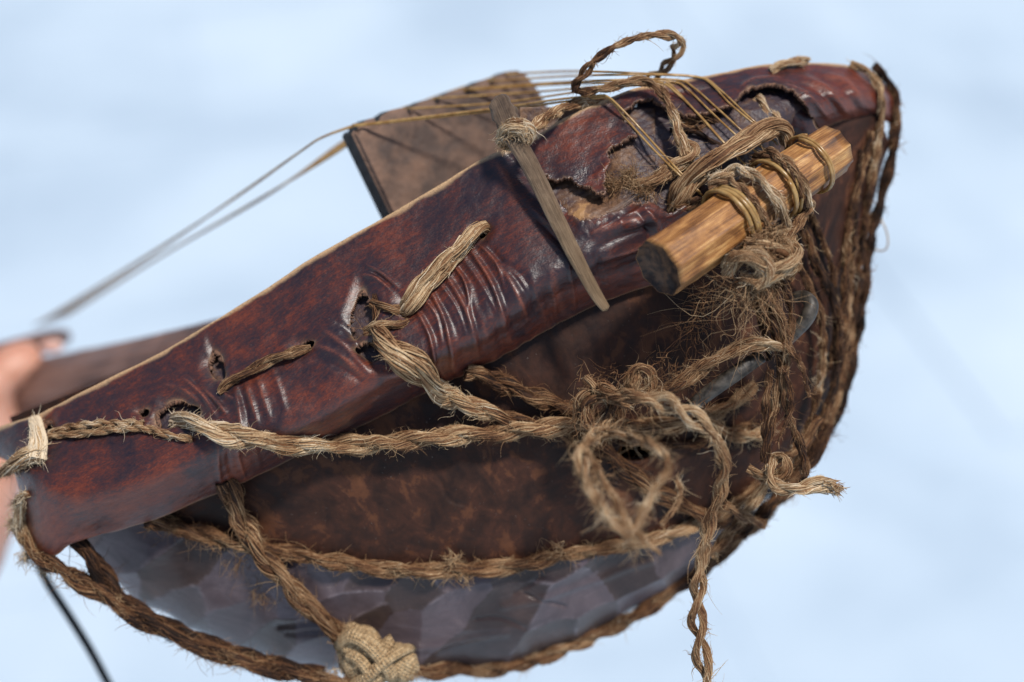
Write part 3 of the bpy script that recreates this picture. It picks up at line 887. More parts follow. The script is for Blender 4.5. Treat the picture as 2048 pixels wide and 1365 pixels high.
# ------------------------------------------------------------------ ropes
def rope(name, pts, n=2, pitch=9.0, tone=0.5, tvar=0.18, nf=18, fuzz=1.0, hair=26, gap=0.0, rel=True, step=None, seed=None, parent=None, label=None,
         grad=None, kf=4, over=False, flat=1.0, hair_tone=0.12, phase=0.0):
    """twisted fibre rope. pts: (px, py, z or height above the surface, radius)"""
    r_ = np.random.default_rng(abs(hash((name, len(pts), int(pts[0][0]), int(pts[0][1])))) % 99991 if seed is None else seed)
    sd = int(r_.integers(1000))
    pts = np.array(pts, float)
    rmean = pts[:, 3].mean()
    d, s = resample(pts, step or max(4.0, rmean * 0.3))
    m = len(s)
    d[:, 3] *= 0.84
    rad = d[:, 3]
    if rel:
        d[:, 2] = smooth1d(zsurf(d[:, :2]), kf) + d[:, 2] + rad * 0.75
        d[:, 2] = smooth1d(d[:, 2], 2)
    if over:
        d[:, 2] = np.maximum(d[:, 2], smooth1d(zsurf(d[:, :2]), 3) + rad * over)
        d[:, 2] = smooth1d(d[:, 2], 3)
    wob = rad * 0.16
    d[:, 0] += wob * fbm(s / (rmean * 3), s * 0, sd, 2); d[:, 1] += wob * fbm(s / (rmean * 3), s * 0 + 5, sd + 1, 2)
    C = W(d); R = rad * pix_scale(d[:, 2])
    T, N, B = frames(C)
    ds = np.gradient(s)
    phi = np.cumsum(2 * math.pi * ds / (1.15 * pitch * np.maximum(rad, 1)) * (1 + 0.5 * fbm(s / (rmean * 7), s * 0 + 2, sd + 3, 2))) + phase
    base_tone = np.full(m, tone) if grad is None else np.interp(np.linspace(0, 1, m), np.linspace(0, 1, len(grad)), grad)
    base_tone = base_tone + 0.05 + 1.25 * tvar * fbm(s / (rmean * 2.6), s * 0 + 3, sd + 2, 3)
    if n == 1: oo, rs_ = 0.0, 0.95
    elif n == 2 and gap > 0.6: oo, rs_ = 0.44, 0.50
    elif n == 2: oo, rs_ = 0.43, 0.60
    else: oo, rs_ = 0.52, 0.52
    acc = Acc(); strands = []
    for k in range(n):
        a = phi + 2 * math.pi * k / n
        off = R * oo * (1 + gap * np.clip(fbm(s / (rmean * 5), s * 0 + 7, sd + 4, 2) * 2.0, -0.4, 1.2))
        Sc = C + (np.cos(a)[:, None] * N + np.sin(a)[:, None] * B * flat) * off[:, None]
        rs = R * rs_ * (1 + 0.20 * fbm(s / (rmean * 1.6), s * 0 + k * 9, sd + 6, 2))
        strands.append((Sc, rs))
        acc.tubes(Sc[None], (rs * 0.84)[None], N[None], B[None], 8, (base_tone - 0.24)[None], cap=True)
        nf_ = int(nf * 1.9)
        b0 = np.sort(r_.uniform(0, 2 * math.pi, nf_)); th = b0[:, None] - 0.75 * phi[None, :] * (1 if n > 1 else 0.3)
        th = th + 0.55 * np.array([fbm(s / (rmean * 2), s * 0 + j * 3.1, sd + 8, 2) for j in range(nf_)])
        rr = rs[None] * (0.86 + 0.17 * np.array([fbm(s / (rmean * 2.5), s * 0 + j * 1.7, sd + 9, 2) for j in range(nf_)]))
        lift = np.zeros((nf_, m)); fr = rs[None] * r_.uniform(0.045, 0.125, nf_)[:, None] * np.ones((1, m))
        for j in range(nf_):                      # some fibres end and stand off the yarn
            if r_.random() < 0.7 and m > 16:
                e = int(r_.integers(4, m)); w = max(3, int(14 * rmean / 20))
                x = np.arange(m)
                dead = (x > e) & (x < e + int(r_.integers(4, 26)))
                fr[j, dead] *= 0.25; rr[j, dead] *= 0.8
                lift[j] = np.exp(-((x - e) / (w * 0.6)) ** 2) * (x <= e) * r_.uniform(0, 0.35)
        rr = rr * (1 + lift)
        dirs = np.cos(th)[..., None] * N[None] + np.sin(th)[..., None] * B[None]
        Pf = Sc[None] + dirs * rr[..., None]
        tn = base_tone[None] + r_.normal(0, 0.10, nf_)[:, None] + 0.06 * (r_.random((nf_, 1)) > 0.85)
        acc.tubes(Pf, fr, np.broadcast_to(N[None], Pf.shape), np.broadcast_to(B[None], Pf.shape), 4, tn, phase=0.4)
    ob = acc.build(name, JUTE, parent or lyre)
    if label: ob['label'] = label
    # stray fibres
    nh = int(fuzz * 0.75 * s[-1] * math.sqrt(rmean / 18))
    if nh > 3:
        i = r_.integers(0, m, nh); k = r_.integers(0, n, nh)
        ang = r_.uniform(0, 2 * math.pi, nh)
        cl = r_.random(nh) < 0.5; nc_ = max(2, nh // 14); pick = r_.integers(0, nc_, nh)
        ci_ = r_.integers(0, m, nc_)[pick]; ca_ = r_.uniform(0, 2 * math.pi, nc_)[pick] + r_.normal(0, 0.3, nh); ck_ = r_.integers(0, n, nc_)[pick]
        i = np.where(cl, np.clip(ci_ + r_.integers(-1, 2, nh), 0, m - 1), i); ang = np.where(cl, ca_, ang); k = np.where(cl, ck_, k)
        Sc = np.stack([q[0] for q in strands]); rs = np.stack([q[1] for q in strands])
        out = np.cos(ang)[:, None] * N[i] + np.sin(ang)[:, None] * B[i]
        st = Sc[k, i] + out * (rs[k, i] * 0.85)[:, None]
        hairs(ob, st, T[i] * r_.choice([-1, 1], nh)[:, None] * r_.uniform(0.3, 1.4, nh)[:, None] + out * r_.uniform(0.15, 1.0, nh)[:, None],
              np.minimum(r_.exponential(hair * 0.5, nh) + hair * 0.25, hair * 3.2), base_tone[i] + hair_tone, r_, pix_scale(d[i, 2]))
    return ob


def hairs(parent, start, direc, length_px, tone, r_, scale, rad=0.75, curl=1.0, seg=7, name='stray_fibre'):
    nh = len(start)
    direc = direc / (np.linalg.norm(direc, axis=1)[:, None] + 1e-9)
    rnd = r_.normal(0, 1, (nh, 3)); rnd -= direc * (rnd * direc).sum(1)[:, None]
    rnd /= np.linalg.norm(rnd, axis=1)[:, None] + 1e-9
    b2 = np.cross(direc, rnd)
    t = np.linspace(0, 1, seg)
    Lw = (length_px * scale)[:, None, None]
    bend = (r_.normal(0, 0.45, nh) * curl)[:, None, None]
    wig = (r_.normal(0, 0.10, nh) * curl)[:, None, None]
    ph = r_.uniform(0, 6, nh)[:, None]
    P = start[:, None] + Lw * (t[None, :, None] * direc[:, None] + bend * (t ** 2)[None, :, None] * rnd[:, None]
                               + wig * (np.sin(t[None] * 6 + ph) - np.sin(ph))[..., None] * b2[:, None] + np.array([0, 0, -0.12]) * (t ** 2)[None, :, None])
    R = (rad * scale * r_.uniform(0.6, 1.4, nh))[:, None] * (1 - 0.7 * t)[None]
    acc = Acc()
    acc.tubes(P, R, np.broadcast_to(rnd[:, None], P.shape), np.broadcast_to(b2[:, None], P.shape), 3, np.broadcast_to((tone + r_.normal(0, 0.08, nh))[:, None], (nh, seg)))
    h = acc.build(name, JUTE, parent)
    h['kind'] = 'stuff'
    return h


def tuft(name, spots, n, length, direc=(0, 0, 0), spread=1.0, tone=0.6, curl=1.6, rad=0.8, seed=1, rel=True, parent=None):
    """a mass of frayed fibre ends: spots (px,py,z,spread radius), direc in px space"""
    r_ = np.random.default_rng(seed)
    sp = np.array(spots, float)
    k = r_.integers(0, len(sp), n)
    p = sp[k, :3] + r_.normal(0, 0.5, (n, 3)) * sp[k, 3:4]
    if rel: p[:, 2] = zsurf(p[:, :2]) + np.abs(p[:, 2] - sp[k, 2]) + sp[k, 2]
    st = W(p)
    dw = direc[0] * RIGHT - direc[1] * UP - direc[2] * FWD
    dd = r_.normal(0, 1, (n, 3)) * spread + dw
    nrm = np.linalg.norm(dd, axis=1)[:, None]
    h = hairs(parent or lyre, st, dd / nrm, r_.uniform(0.35, 1.0, n) * length, np.full(n, tone), r_, pix_scale(p[:, 2]), rad, curl, 9, name)
    return h


# --- thick laces over the bowl
rope('lacing_rope', [(345, 838, -26, 14), (375, 842, 4, 24), (410, 855, 12, 29), (460, 869, 12, 29), (520, 881, 8, 28), (600, 893, 6, 26), (700, 891, 30, 25), (800, 881, 36, 25), (900, 873, 34, 24),
                     (1000, 866, 30, 24), (1090, 856, 30, 24), (1170, 850, 26, 22), (1250, 852, 12, 22), (1340, 850, 8, 21), (1410, 838, 6, 20), (1465, 808, 6, 18), (1510, 770, 8, 16)],
     n=2, pitch=10, nf=24, fuzz=2.2, hair=15, grad=[0.74, 0.70, 0.58, 0.50, 0.46, 0.43, 0.42], seed=5, label='thick pale lacing rope running level across the bowl')
rope('lacing_rope', [(742, 668, -50, 28), (775, 690, 0, 36), (812, 720, 12, 37), (848, 755, 10, 33), (890, 790, 16, 28), (945, 812, 34, 25), (1000, 834, 26, 23), (1060, 850, 8, 20), (1110, 862, 4, 18)],
     n=2, pitch=8, nf=24, fuzz=1.2, hair=16, grad=[0.42, 0.62, 0.72, 0.62, 0.44, 0.36], seed=6)
rope('lacing_rope', [(930, 742, 6, 22), (965, 750, 12, 23), (1010, 770, 8, 24), (1060, 790, 6, 22), (1110, 806, 4, 21), (1165, 822, 4, 20)], n=2, pitch=9, nf=22, fuzz=1.0, hair=18, tone=0.40, seed=8)
rope('lacing_rope', [(p[0], p[1], 2, 21 if p[0] < 1100 else 17) for p in RD], n=2, pitch=10, nf=24, fuzz=1.5, hair=18, grad=[0.40, 0.38, 0.40, 0.45, 0.50, 0.55], seed=9,
     label='brown lacing rope following the step across the bowl')
rope('lacing_rope', [(448, 960, -10, 27), (462, 1000, 2, 28), (484, 1045, 8, 28), (515, 1095, 20, 27), (555, 1148, 16, 27), (600, 1195, 14, 26), (642, 1236, 12, 26), (690, 1278, 14, 25), (740, 1318, 16, 24)],
     n=2, pitch=8.5, nf=24, fuzz=1.3, hair=20, grad=[0.40, 0.46, 0.48, 0.44, 0.46], seed=10, label='brown rope slanting down the bowl into the cloth knot')
rope('lacing_rope', [(800, 1335, 0, 22), (850, 1342, 2, 21), (920, 1341, 2, 21), (990, 1338, 0, 21), (1060, 1322, 0, 20), (1130, 1298, 0, 20), (1200, 1266, 0, 20), (1270, 1232, 0, 20), (1340, 1184, 0, 20), (1400, 1146, -4, 19),
                     (1460, 1095, -8, 18), (1530, 1030, -10, 18), (1600, 960, -10, 18)], n=2, pitch=9, nf=20, fuzz=1.6, hair=12, grad=[0.42, 0.46, 0.46, 0.34, 0.34, 0.46, 0.4], hair_tone=0.3, seed=12)
rope('lacing_rope', [(60, 985, -196, 15), (38, 1010, -196, 18), (42, 1060, -183, 20), (68, 1105, -170, 22), (120, 1140, -163, 23), (190, 1180, -166, 25), (250, 1218, -173, 25), (320, 1258, -180, 24), (400, 1292, -186, 24),
                     (480, 1322, -189, 23), (560, 1342, -189, 22), (640, 1360, -189, 21), (720, 1376, -189, 20)], rel=False, n=2, pitch=9, nf=20, fuzz=2.2, hair=20,
     grad=[0.70, 0.58, 0.34, 0.20, 0.16, 0.18, 0.26, 0.34], hair_tone=0.28, seed=13, over=0.3, label='dark fuzzy rope round the bottom left outline of the bowl')
rope('lacing_rope', [(150, 1075, -150, 20), (178, 1110, -158, 24), (205, 1155, -168, 25), (232, 1192, -178, 23)], rel=False, n=2, pitch=9, tone=0.16, fuzz=0.6, seed=14)
rope('lacing_rope', [(215, 1172, -175, 15), (300, 1230, -190, 16), (420, 1284, -205, 16), (540, 1322, -215, 16), (650, 1345, -215, 15)], rel=False, n=2, pitch=9, tone=0.16, fuzz=1.0, hair=14, seed=15)
rope('lacing_rope', [(310, 1040, 0, 16), (350, 1052, 4, 17), (400, 1075, 4, 16), (450, 1085, 3, 14)], n=2, pitch=9, tone=0.5, fuzz=2.0, hair=26, seed=16)
rope('lacing_rope', [(1175, 868, 0, 18), (1215, 905, 4, 21), (1265, 950, 4, 22), (1320, 990, 4, 22), (1375, 1020, 4, 21), (1440, 1045, 2, 18), (1500, 1050, 0, 16)], n=2, pitch=10, tone=0.36, fuzz=0.9, hair=18, seed=17)
rope('lacing_rope', [(1240, 880, 2, 12), (1300, 888, 4, 13), (1380, 890, 4, 13), (1440, 872, 3, 12), (1500, 850, 2, 11)], n=2, pitch=9, tone=0.30, fuzz=0.5, seed=18)
rope('lacing_rope', [(1130, 840, 2, 15), (1160, 900, 4, 16), (1200, 930, 4, 14)], n=2, pitch=9, tone=0.38, fuzz=1.4, seed=181)
# short ends visible between the ropes
rope('lacing_rope', [(1420, 845, 10, 16), (1460, 870, 8, 18), (1500, 872, 6, 17), (1540, 858, 4, 14)], n=2, tone=0.6, fuzz=2.2, hair=20, seed=182)

# --- ropes bundled down the right end
RIGHT_ROPES = [
    ([(1700, 128, -262, 10), (1738, 146, -250, 11), (1758, 180, -250, 12), (1762, 225, -270, 11), (1756, 280, -300, 11), (1748, 330, -315, 11), (1735, 400, -325, 11), (1723, 500, -330, 11), (1712, 600, -335, 11), (1698, 690, -335, 11), (1682, 770, -335, 11), (1658, 840, -330, 11), (1610, 915, -320, 11), (1550, 995, -305, 11)], [0.75, 0.62, 0.35, 0.4, 0.5, 0.4], 9),
    ([(1748, 132, -330, 11), (1778, 168, -365, 13), (1792, 205, -385, 14), (1792, 232, -400, 14), (1788, 280, -410, 15), (1778, 340, -405, 15), (1759, 410, -395, 14), (1740, 490, -390, 14), (1728, 580, -385, 14), (1716, 660, -380, 14), (1700, 740, -375, 14), (1680, 815, -370, 13), (1642, 885, -365, 13), (1580, 965, -350, 13), (1510, 1040, -335, 13), (1430, 1108, -320, 13)], [0.30, 0.28, 0.26, 0.30, 0.45, 0.5], 16),
    ([(1742, 262, -290, 9), (1730, 320, -285, 10), (1707, 400, -270, 11), (1695, 480, -255, 11), (1692, 560, -250, 12), (1687, 640, -250, 13), (1680, 720, -255, 12), (1662, 800, -265, 11), (1630, 870, -270, 11), (1580, 940, -270, 10)], [0.28, 0.3, 0.36, 0.34, 0.3, 0.45], 12),
    ([(1593, 412, -150, 12), (1613, 470, -155, 14), (1632, 530, -170, 14), (1662, 590, -190, 13), (1680, 660, -215, 12), (1674, 740, -225, 11), (1654, 820, -235, 11), (1615, 890, -240, 10)], [0.40, 0.34, 0.30, 0.34, 0.45], 12),
    ([(1580, 470, -130, 10), (1596, 530, -140, 11), (1626, 590, -160, 11), (1645, 650, -180, 11), (1646, 720, -195, 11), (1635, 790, -205, 11), (1618, 850, -215, 10), (1580, 920, -225, 9)], [0.34, 0.30, 0.42, 0.5, 0.6], 14),
    ([(1623, 430, -190, 8), (1652, 500, -200, 8), (1668, 560, -215, 8), (1672, 640, -230, 8), (1660, 740, -240, 8)], [0.55, 0.5, 0.36, 0.3], 12),
    ([(1722, 300, -300, 7), (1711, 420, -300, 8), (1702, 560, -300, 8), (1694, 660, -300, 8), (1680, 760, -300, 7)], [0.2, 0.3, 0.5, 0.55], 14),
]
for i, (pts, g, hl) in enumerate(RIGHT_ROPES):
    rope('lacing_rope', pts, rel=False, over=(0.3 if i in (1,) else 0.75), n=2, pitch=10, nf=18, fuzz=1.3, hair=hl, grad=[(x - 0.20 if i % 2 else x - 0.06) for x in g], hair_tone=0.30, tvar=0.30, seed=30 + i)
for i, (pts, tn) in enumerate([
        ([(1640, 835, -175, 15), (1610, 880, -165, 16), (1570, 920, -160, 15), (1520, 960, -150, 14)], 0.42), ([(1660, 850, -230, 17), (1620, 925, -225, 18), (1560, 990, -220, 17), (1480, 1070, -215, 16)], 0.30),
        ([(1540, 960, -150, 15), (1500, 1010, -165, 16), (1465, 1060, -180, 16), (1420, 1110, -200, 15)], 0.55), ([(1450, 1010, -100, 13), (1490, 1035, -140, 14), (1530, 1050, -200, 13)], 0.5)]):
    rope('lacing_rope', pts, rel=False, over=0.8, n=2, tone=tn, fuzz=1.4, hair=14, seed=60 + i)

# --- ties on the left end
rope('tie_cord', [(98, 868, 0, 9), (130, 856, 2, 10), (180, 849, 2, 10), (240, 846, 2, 10), (288, 848, 0, 9)], n=2, pitch=7, nf=12, fuzz=1.2, hair=10, tone=0.66, seed=70)
rope('tie_cord', [(96, 872, 2, 9), (150, 868, 4, 10), (210, 862, 4, 10), (270, 856, 2, 10), (310, 862, 2, 10), (345, 872, 2, 10), (385, 880, 0, 9)], n=2, pitch=7, nf=12, fuzz=1.2, hair=10, tone=0.68, seed=71)
rope('tie_cord', [(68, 836, -2, 14), (74, 862, 2, 20), (78, 890, 2, 23), (72, 918, 2, 26)], n=1, nf=26, fuzz=3.0, hair=12, tone=1.02, seed=72, label='pale frayed cord tied over the left corner of the rim')
rope('tie_cord', [(84, 910, 4, 19), (56, 912, 10, 24), (30, 930, 6, 20), (6, 944, 2, 15), (-14, 946, 0, 12)], n=1, nf=24, fuzz=5.0, hair=16, tone=0.78, seed=73, kf=2)
tuft('frayed_fibre', [(40, 1008, -195, 10), (30, 1050, -190, 14), (60, 1110, -180, 14), (90, 1130, -180, 14)], 420, 28, (-0.6, 0.2, 0.2), 1.0, 0.80, 1.6, 0.9, 3, rel=False)

# --- stitches through the leather
rope('stitch', [(806, 622, -16, 18), (822, 604, 6, 25), (850, 570, 9, 27), (885, 532, 9, 28), (920, 494, 9, 28), (945, 466, 7, 27), (962, 456, -4, 21), (972, 464, -22, 14)], n=2, pitch=22, nf=26, fuzz=0.9, hair=9, tone=0.70, tvar=.12, seed=80,
     flat=0.8, label='thick tan stitch above the pleated leather')
rope('stitch', [(438, 784, -8, 9), (455, 768, 4, 12), (500, 741, 6, 14), (550, 718, 6, 14), (595, 704, 5, 13), (622, 696, -8, 9)], n=2, pitch=14, nf=20, fuzz=0.7, hair=8, tone=0.50, tvar=.12, seed=81, label='thin brown stitch between two holes')
rope('stitch', [(1540, 142, 0, 10), (1560, 132, 3, 13), (1590, 124, 4, 13), (1618, 120, 0, 9)], n=2, pitch=10, fuzz=1.8, hair=8, tone=0.72, seed=82)
# dark yarn showing in the large hole
rope('stitch', [(745, 560, -48, 14), (752, 600, -38, 22), (760, 640, -36, 22), (752, 690, -44, 18)], n=2, pitch=12, tone=0.34, fuzz=0.2, seed=83)
rope('stitch', [(742, 606, -14, 12), (775, 618, -8, 16), (800, 622, -12, 14)], n=2, pitch=12, tone=0.52, fuzz=0.3, seed=84)
rope('stitch', [(728, 664, -14, 12), (760, 655, -6, 17), (795, 650, -8, 15), (815, 640, -16, 12)], n=2, pitch=12, tone=0.50, fuzz=0.3, seed=85)

# ------------------------------------------------------------------ tuning stick (cross peg) with string wraps
def solid_stick(name, pts, mat, parent, sides=40, facet=0.0, seed=0, cap=6, endr=0.35, squash=1.0, step=4, origin=None, rough_end=0.0, ref=None, nfac=9, endmat=None, gscale=1.0):
    """pts (px,py,z,r) -> closed tapered rod with carved facets and softly rounded ends"""
    d, s = resample(np.array(pts, float), step)
    C = W(d); R = d[:, 3] * pix_scale(d[:, 2])
    T, N, B = frames(C, ref)
    # rounded caps
    def capring(i, sign):
        out = []
        for a in np.linspace(math.pi / 2, 0.12, cap):
            out.append((C[i] + sign * T[i] * R[i] * endr * math.sin(a) * 1.0, R[i] * ((1 - endr) + endr * math.cos(a)) if a > 0.13 else R[i], a))
        return out
    rings = [(C[0] - T[0] * R[0] * endr * (1 - math.cos(a)), R[0] * (1 - endr * (1 - math.sin(a))), N[0], B[0], 0.0) for a in np.linspace(math.pi / 2, 0, cap)][::-1]
    rings = [(C[0] + T[0] * (R[0] * endr * (1 - math.sin(a))), R[0] * (1 - endr + endr * math.sin(a) ** 0.8), N[0], B[0], 0.0) for a in np.linspace(0.0, math.pi / 2, cap)]
    i0 = np.searchsorted(s * S, R[0] * endr) + 1; i1 = len(s) - 1 - (np.searchsorted(s * S, R[-1] * endr) + 1)
    for i in range(i0, i1): rings.append((C[i], R[i], N[i], B[i], s[i]))
    rings += [(C[-1] - T[-1] * (R[-1] * endr * (1 - math.cos(a))), R[-1] * (1 - endr + endr * math.cos(a) ** 0.8), N[-1], B[-1], s[-1]) for a in np.linspace(0, math.pi / 2, cap)]
    th = np.arange(sides) * 2 * math.pi / sides
    r_ = np.random.default_rng(seed)
    fa = np.sort(r_.uniform(0, 2 * math.pi, nfac)); 
    V = []; UV = []
    for (c, r, n_, b_, ss) in rings:
        rad = np.full(sides, 1.0)
        if facet > 0:
            rad = np.min([1.0 / np.maximum(np.cos(np.clip((th - f - 0.04 * math.sin(ss / 60 + f) + math.pi) % (2 * math.pi) - math.pi, -1.2, 1.2)), 0.36) for f in np.linspace(0, 2 * math.pi, nfac, endpoint=False) + 0.25 * (fa - fa.mean()) * 0.2], 0)
            rad = np.minimum(rad, 1.10) * (1 - facet * 0.3)
            rad = 1 + (rad - 1) * facet * 3
        rad = rad * (1 + 0.018 * fbm(th * 2.0, th * 0 + ss / 40, seed + 3, 3))
        V.append(c + r * (np.cos(th)[:, None] * n_ * rad[:, None] + np.sin(th)[:, None] * b_ * rad[:, None] * squash))
        UV.append(np.stack([np.full(sides, ss), th * d[:, 3].mean(), np.zeros(sides)], 1) / 100)
    nr = len(rings)
    V = np.concatenate(V); UV = np.concatenate(UV) * gscale
    idx = np.arange(nr * sides).reshape(nr, sides); nx = np.roll(idx, -1, 1)
    Q = np.stack([idx[:-1], nx[:-1], nx[1:], idx[1:]], -1).reshape(-1, 4)
    V = np.concatenate([V, rings[0][0][None], rings[-1][0][None]]); UV = np.concatenate([UV, UV[:1], UV[-1:]])
    a, b = nr * sides, nr * sides + 1
    Q = np.concatenate([Q, np.stack([np.roll(idx[0], -1), idx[0], np.full(sides, a), np.full(sides, a)], 1), np.stack([idx[-1], np.roll(idx[-1], -1), np.full(sides, b), np.full(sides, b)], 1)])
    if rough_end > 0:
        end = np.concatenate([np.repeat(np.array([x[4] for x in rings]), sides), [0, 1e9]])
        k = end < 60
        V[k] += (r_.normal(0, 1, (k.sum(), 3)) * rough_end * S)
    ob = make_mesh(name, V, Q, mat, parent, {'gco': UV}, origin=origin, mats=[mat] + ([endmat] if endmat else []))
    if endmat:
        for p in ob.data.polygons:
            if all(v < sides * 5 or v >= nr * sides for v in p.vertices) and max(p.vertices[:]) != b: p.material_index = 1
    return ob


PA = np.array([1316., 538., 150.]); PB = np.array([1668., 297., -75.])
peg = solid_stick('cross_peg', [(*PA, 74), (*(PA * .66 + PB * .34), 71), (*(PA * .33 + PB * .67), 67), (*PB, 61)], PEGWOOD, lyre, sides=64, facet=0.50, seed=4, endr=0.20, step=3, nfac=9, endmat=ENDGRAIN)
peg['label'] = 'thick honey brown wooden peg with chamfered ends'


def wrap(t0, turns, r_extra, rad, seed, spread=9):
    r_ = np.random.default_rng(seed)
    n = int(26 * turns) + 1
    A = W(PA); Bv = W(PB); ax = (Bv - A); Ln = np.linalg.norm(ax); ax /= Ln
    n1 = np.cross(ax, FWD); n1 /= np.linalg.norm(n1); n2 = np.cross(ax, n1)
    a = np.linspace(0, 2 * math.pi * turns, n) + r_.uniform(0, 6)
    base = (69 + (58 - 69) * t0) * pix_scale(PA[2] * (1 - t0) + PB[2] * t0)
    along = Ln * t0 + np.linspace(-spread / 2, spread / 2, n) * turns * S + 2 * S * np.sin(a * 0.5)
    P = A + ax * along[:, None] + (np.cos(a)[:, None] * n1 + np.sin(a)[:, None] * n2) * (base * 0.985 + (r_extra + 1.5 * np.sin(a * 1.3)[:, None]) * S)
    T, N, B = frames(P)
    acc = Acc(); acc.tubes(P[None], np.full((1, n), rad * S), N[None], B[None], 10, np.zeros((1, n)), cap=True)
    return acc.build('string_wrap', NYLON, peg)


wrap(0.40, 3.2, 3, 4.6, 1, 8.8)
wrap(0.645, 2.4, 3, 4.2, 2, 8.4)
wrap(0.855, 2.0, 3, 3.6, 3, 11)

# ------------------------------------------------------------------ strings
def string(pts, rad=4.2, name='string', lay=False):
    d, s = resample(np.array(pts, float), 8)
    if lay:
        k = d[:, 0] > 1185
        d[k, 2] = np.maximum(d[k, 2], smooth1d(zsurf(d[:, :2]) , 3)[k] + rad * 0.7)
        d[:, 2] = smooth1d(d[:, 2], 1)
    C = W(d); T, N, B = frames(C)
    acc = Acc(); acc.tubes(C[None], (rad * pix_scale(d[:, 2]))[None], N[None], B[None], 8, np.zeros((1, len(s))), cap=True)
    return acc.build(name, NYLON, lyre)


BZ0, BZ1 = -215.0, -430.0   # bridge face: left and right depth


def bz(x): return BZ0 + (BZ1 - BZ0) * (x - 703) / (1085 - 703)


def far(y): return (y, )


END = lambda k: (70 + 9 * k, 652 - 3 * k, -1450 - 14 * k)
STR = [  # over the notch, over the rim, down to the peg ropes
    [(712, 250), [(1000, 216, -190), (1110, 200, -120), (1192, 192, -78), (1214, 193, -66), (1240, 215, -52), (1290, 268, -40), (1346, 330, -30), (1400, 385, 10)]],
    [(712, 252), [(1000, 221, -195), (1110, 206, -125), (1196, 196, -80), (1220, 200, -68), (1250, 236, -54), (1300, 292, -44), (1352, 344, -36), (1405, 392, 0)]],
    [(817, 218), [(1000, 206, -240), (1150, 185, -165), (1260, 172, -120), (1320, 166, -108), (1350, 184, -96), (1400, 232, -80), (1452, 290, -66), (1490, 330, -50)]],
    [(874, 197), [(1050, 186, -300), (1200, 173, -200), (1310, 163, -135), (1340, 170, -120), (1390, 222, -98), (1440, 278, -82), (1480, 320, -70)]],
    [(934, 178), [(1100, 166, -320), (1250, 160, -210), (1352, 160, -148), (1385, 174, -132), (1440, 222, -108), (1490, 268, -98), (1530, 300, -90)]],
    [(934, 181), [(1100, 170, -320), (1250, 165, -215), (1345, 164, -150), (1378, 182, -135), (1430, 232, -112), (1478, 276, -100), (1520, 310, -94)]],
    [(980, 163), [(1150, 152, -330), (1300, 150, -225), (1388, 154, -165), (1420, 166, -150), (1460, 208, -132), (1510, 250, -118), (1556, 290, -110)]],
    [(1005, 150), [(1150, 143, -340), (1300, 148, -240), (1400, 155, -175), (1440, 180, -150), (1500, 236, -128), (1545, 272, -122)]],
]
for k, (nt, rest) in enumerate(STR):
    x, y = nt
    ex, ey, ez = END(k)
    if k < 2:
        left = [(ex, ey, ez), (300 + 10 * k, 508 - 3 * k, -780), (480, 390 - 2 * k, -470), (600, 304, -300), (645, 275, -258)]
    else:
        left = [(ex, ey, ez), (300 + 4 * k, 524 - 2 * k, -860), (500 + 6 * k, 408 - 3 * k, -560), (690 + 2 * k, 300 - 4 * k, bz(x) - 100), ((690 + x) / 2, (300 + y) / 2 - 22, bz(x) - 60)]
    string(left + [(x, y, bz(x) - 20), (x + 14, y - 1, bz(x + 14) + 8)] + rest, 2.3 if k < 2 else 2.2, lay=True)
# loose string on the far right
string([(1752, 425, -390), (1770, 455, -380), (1776, 485, -380), (1768, 502, -385), (1742, 498, -395)], 1.6, 'loose_thread')


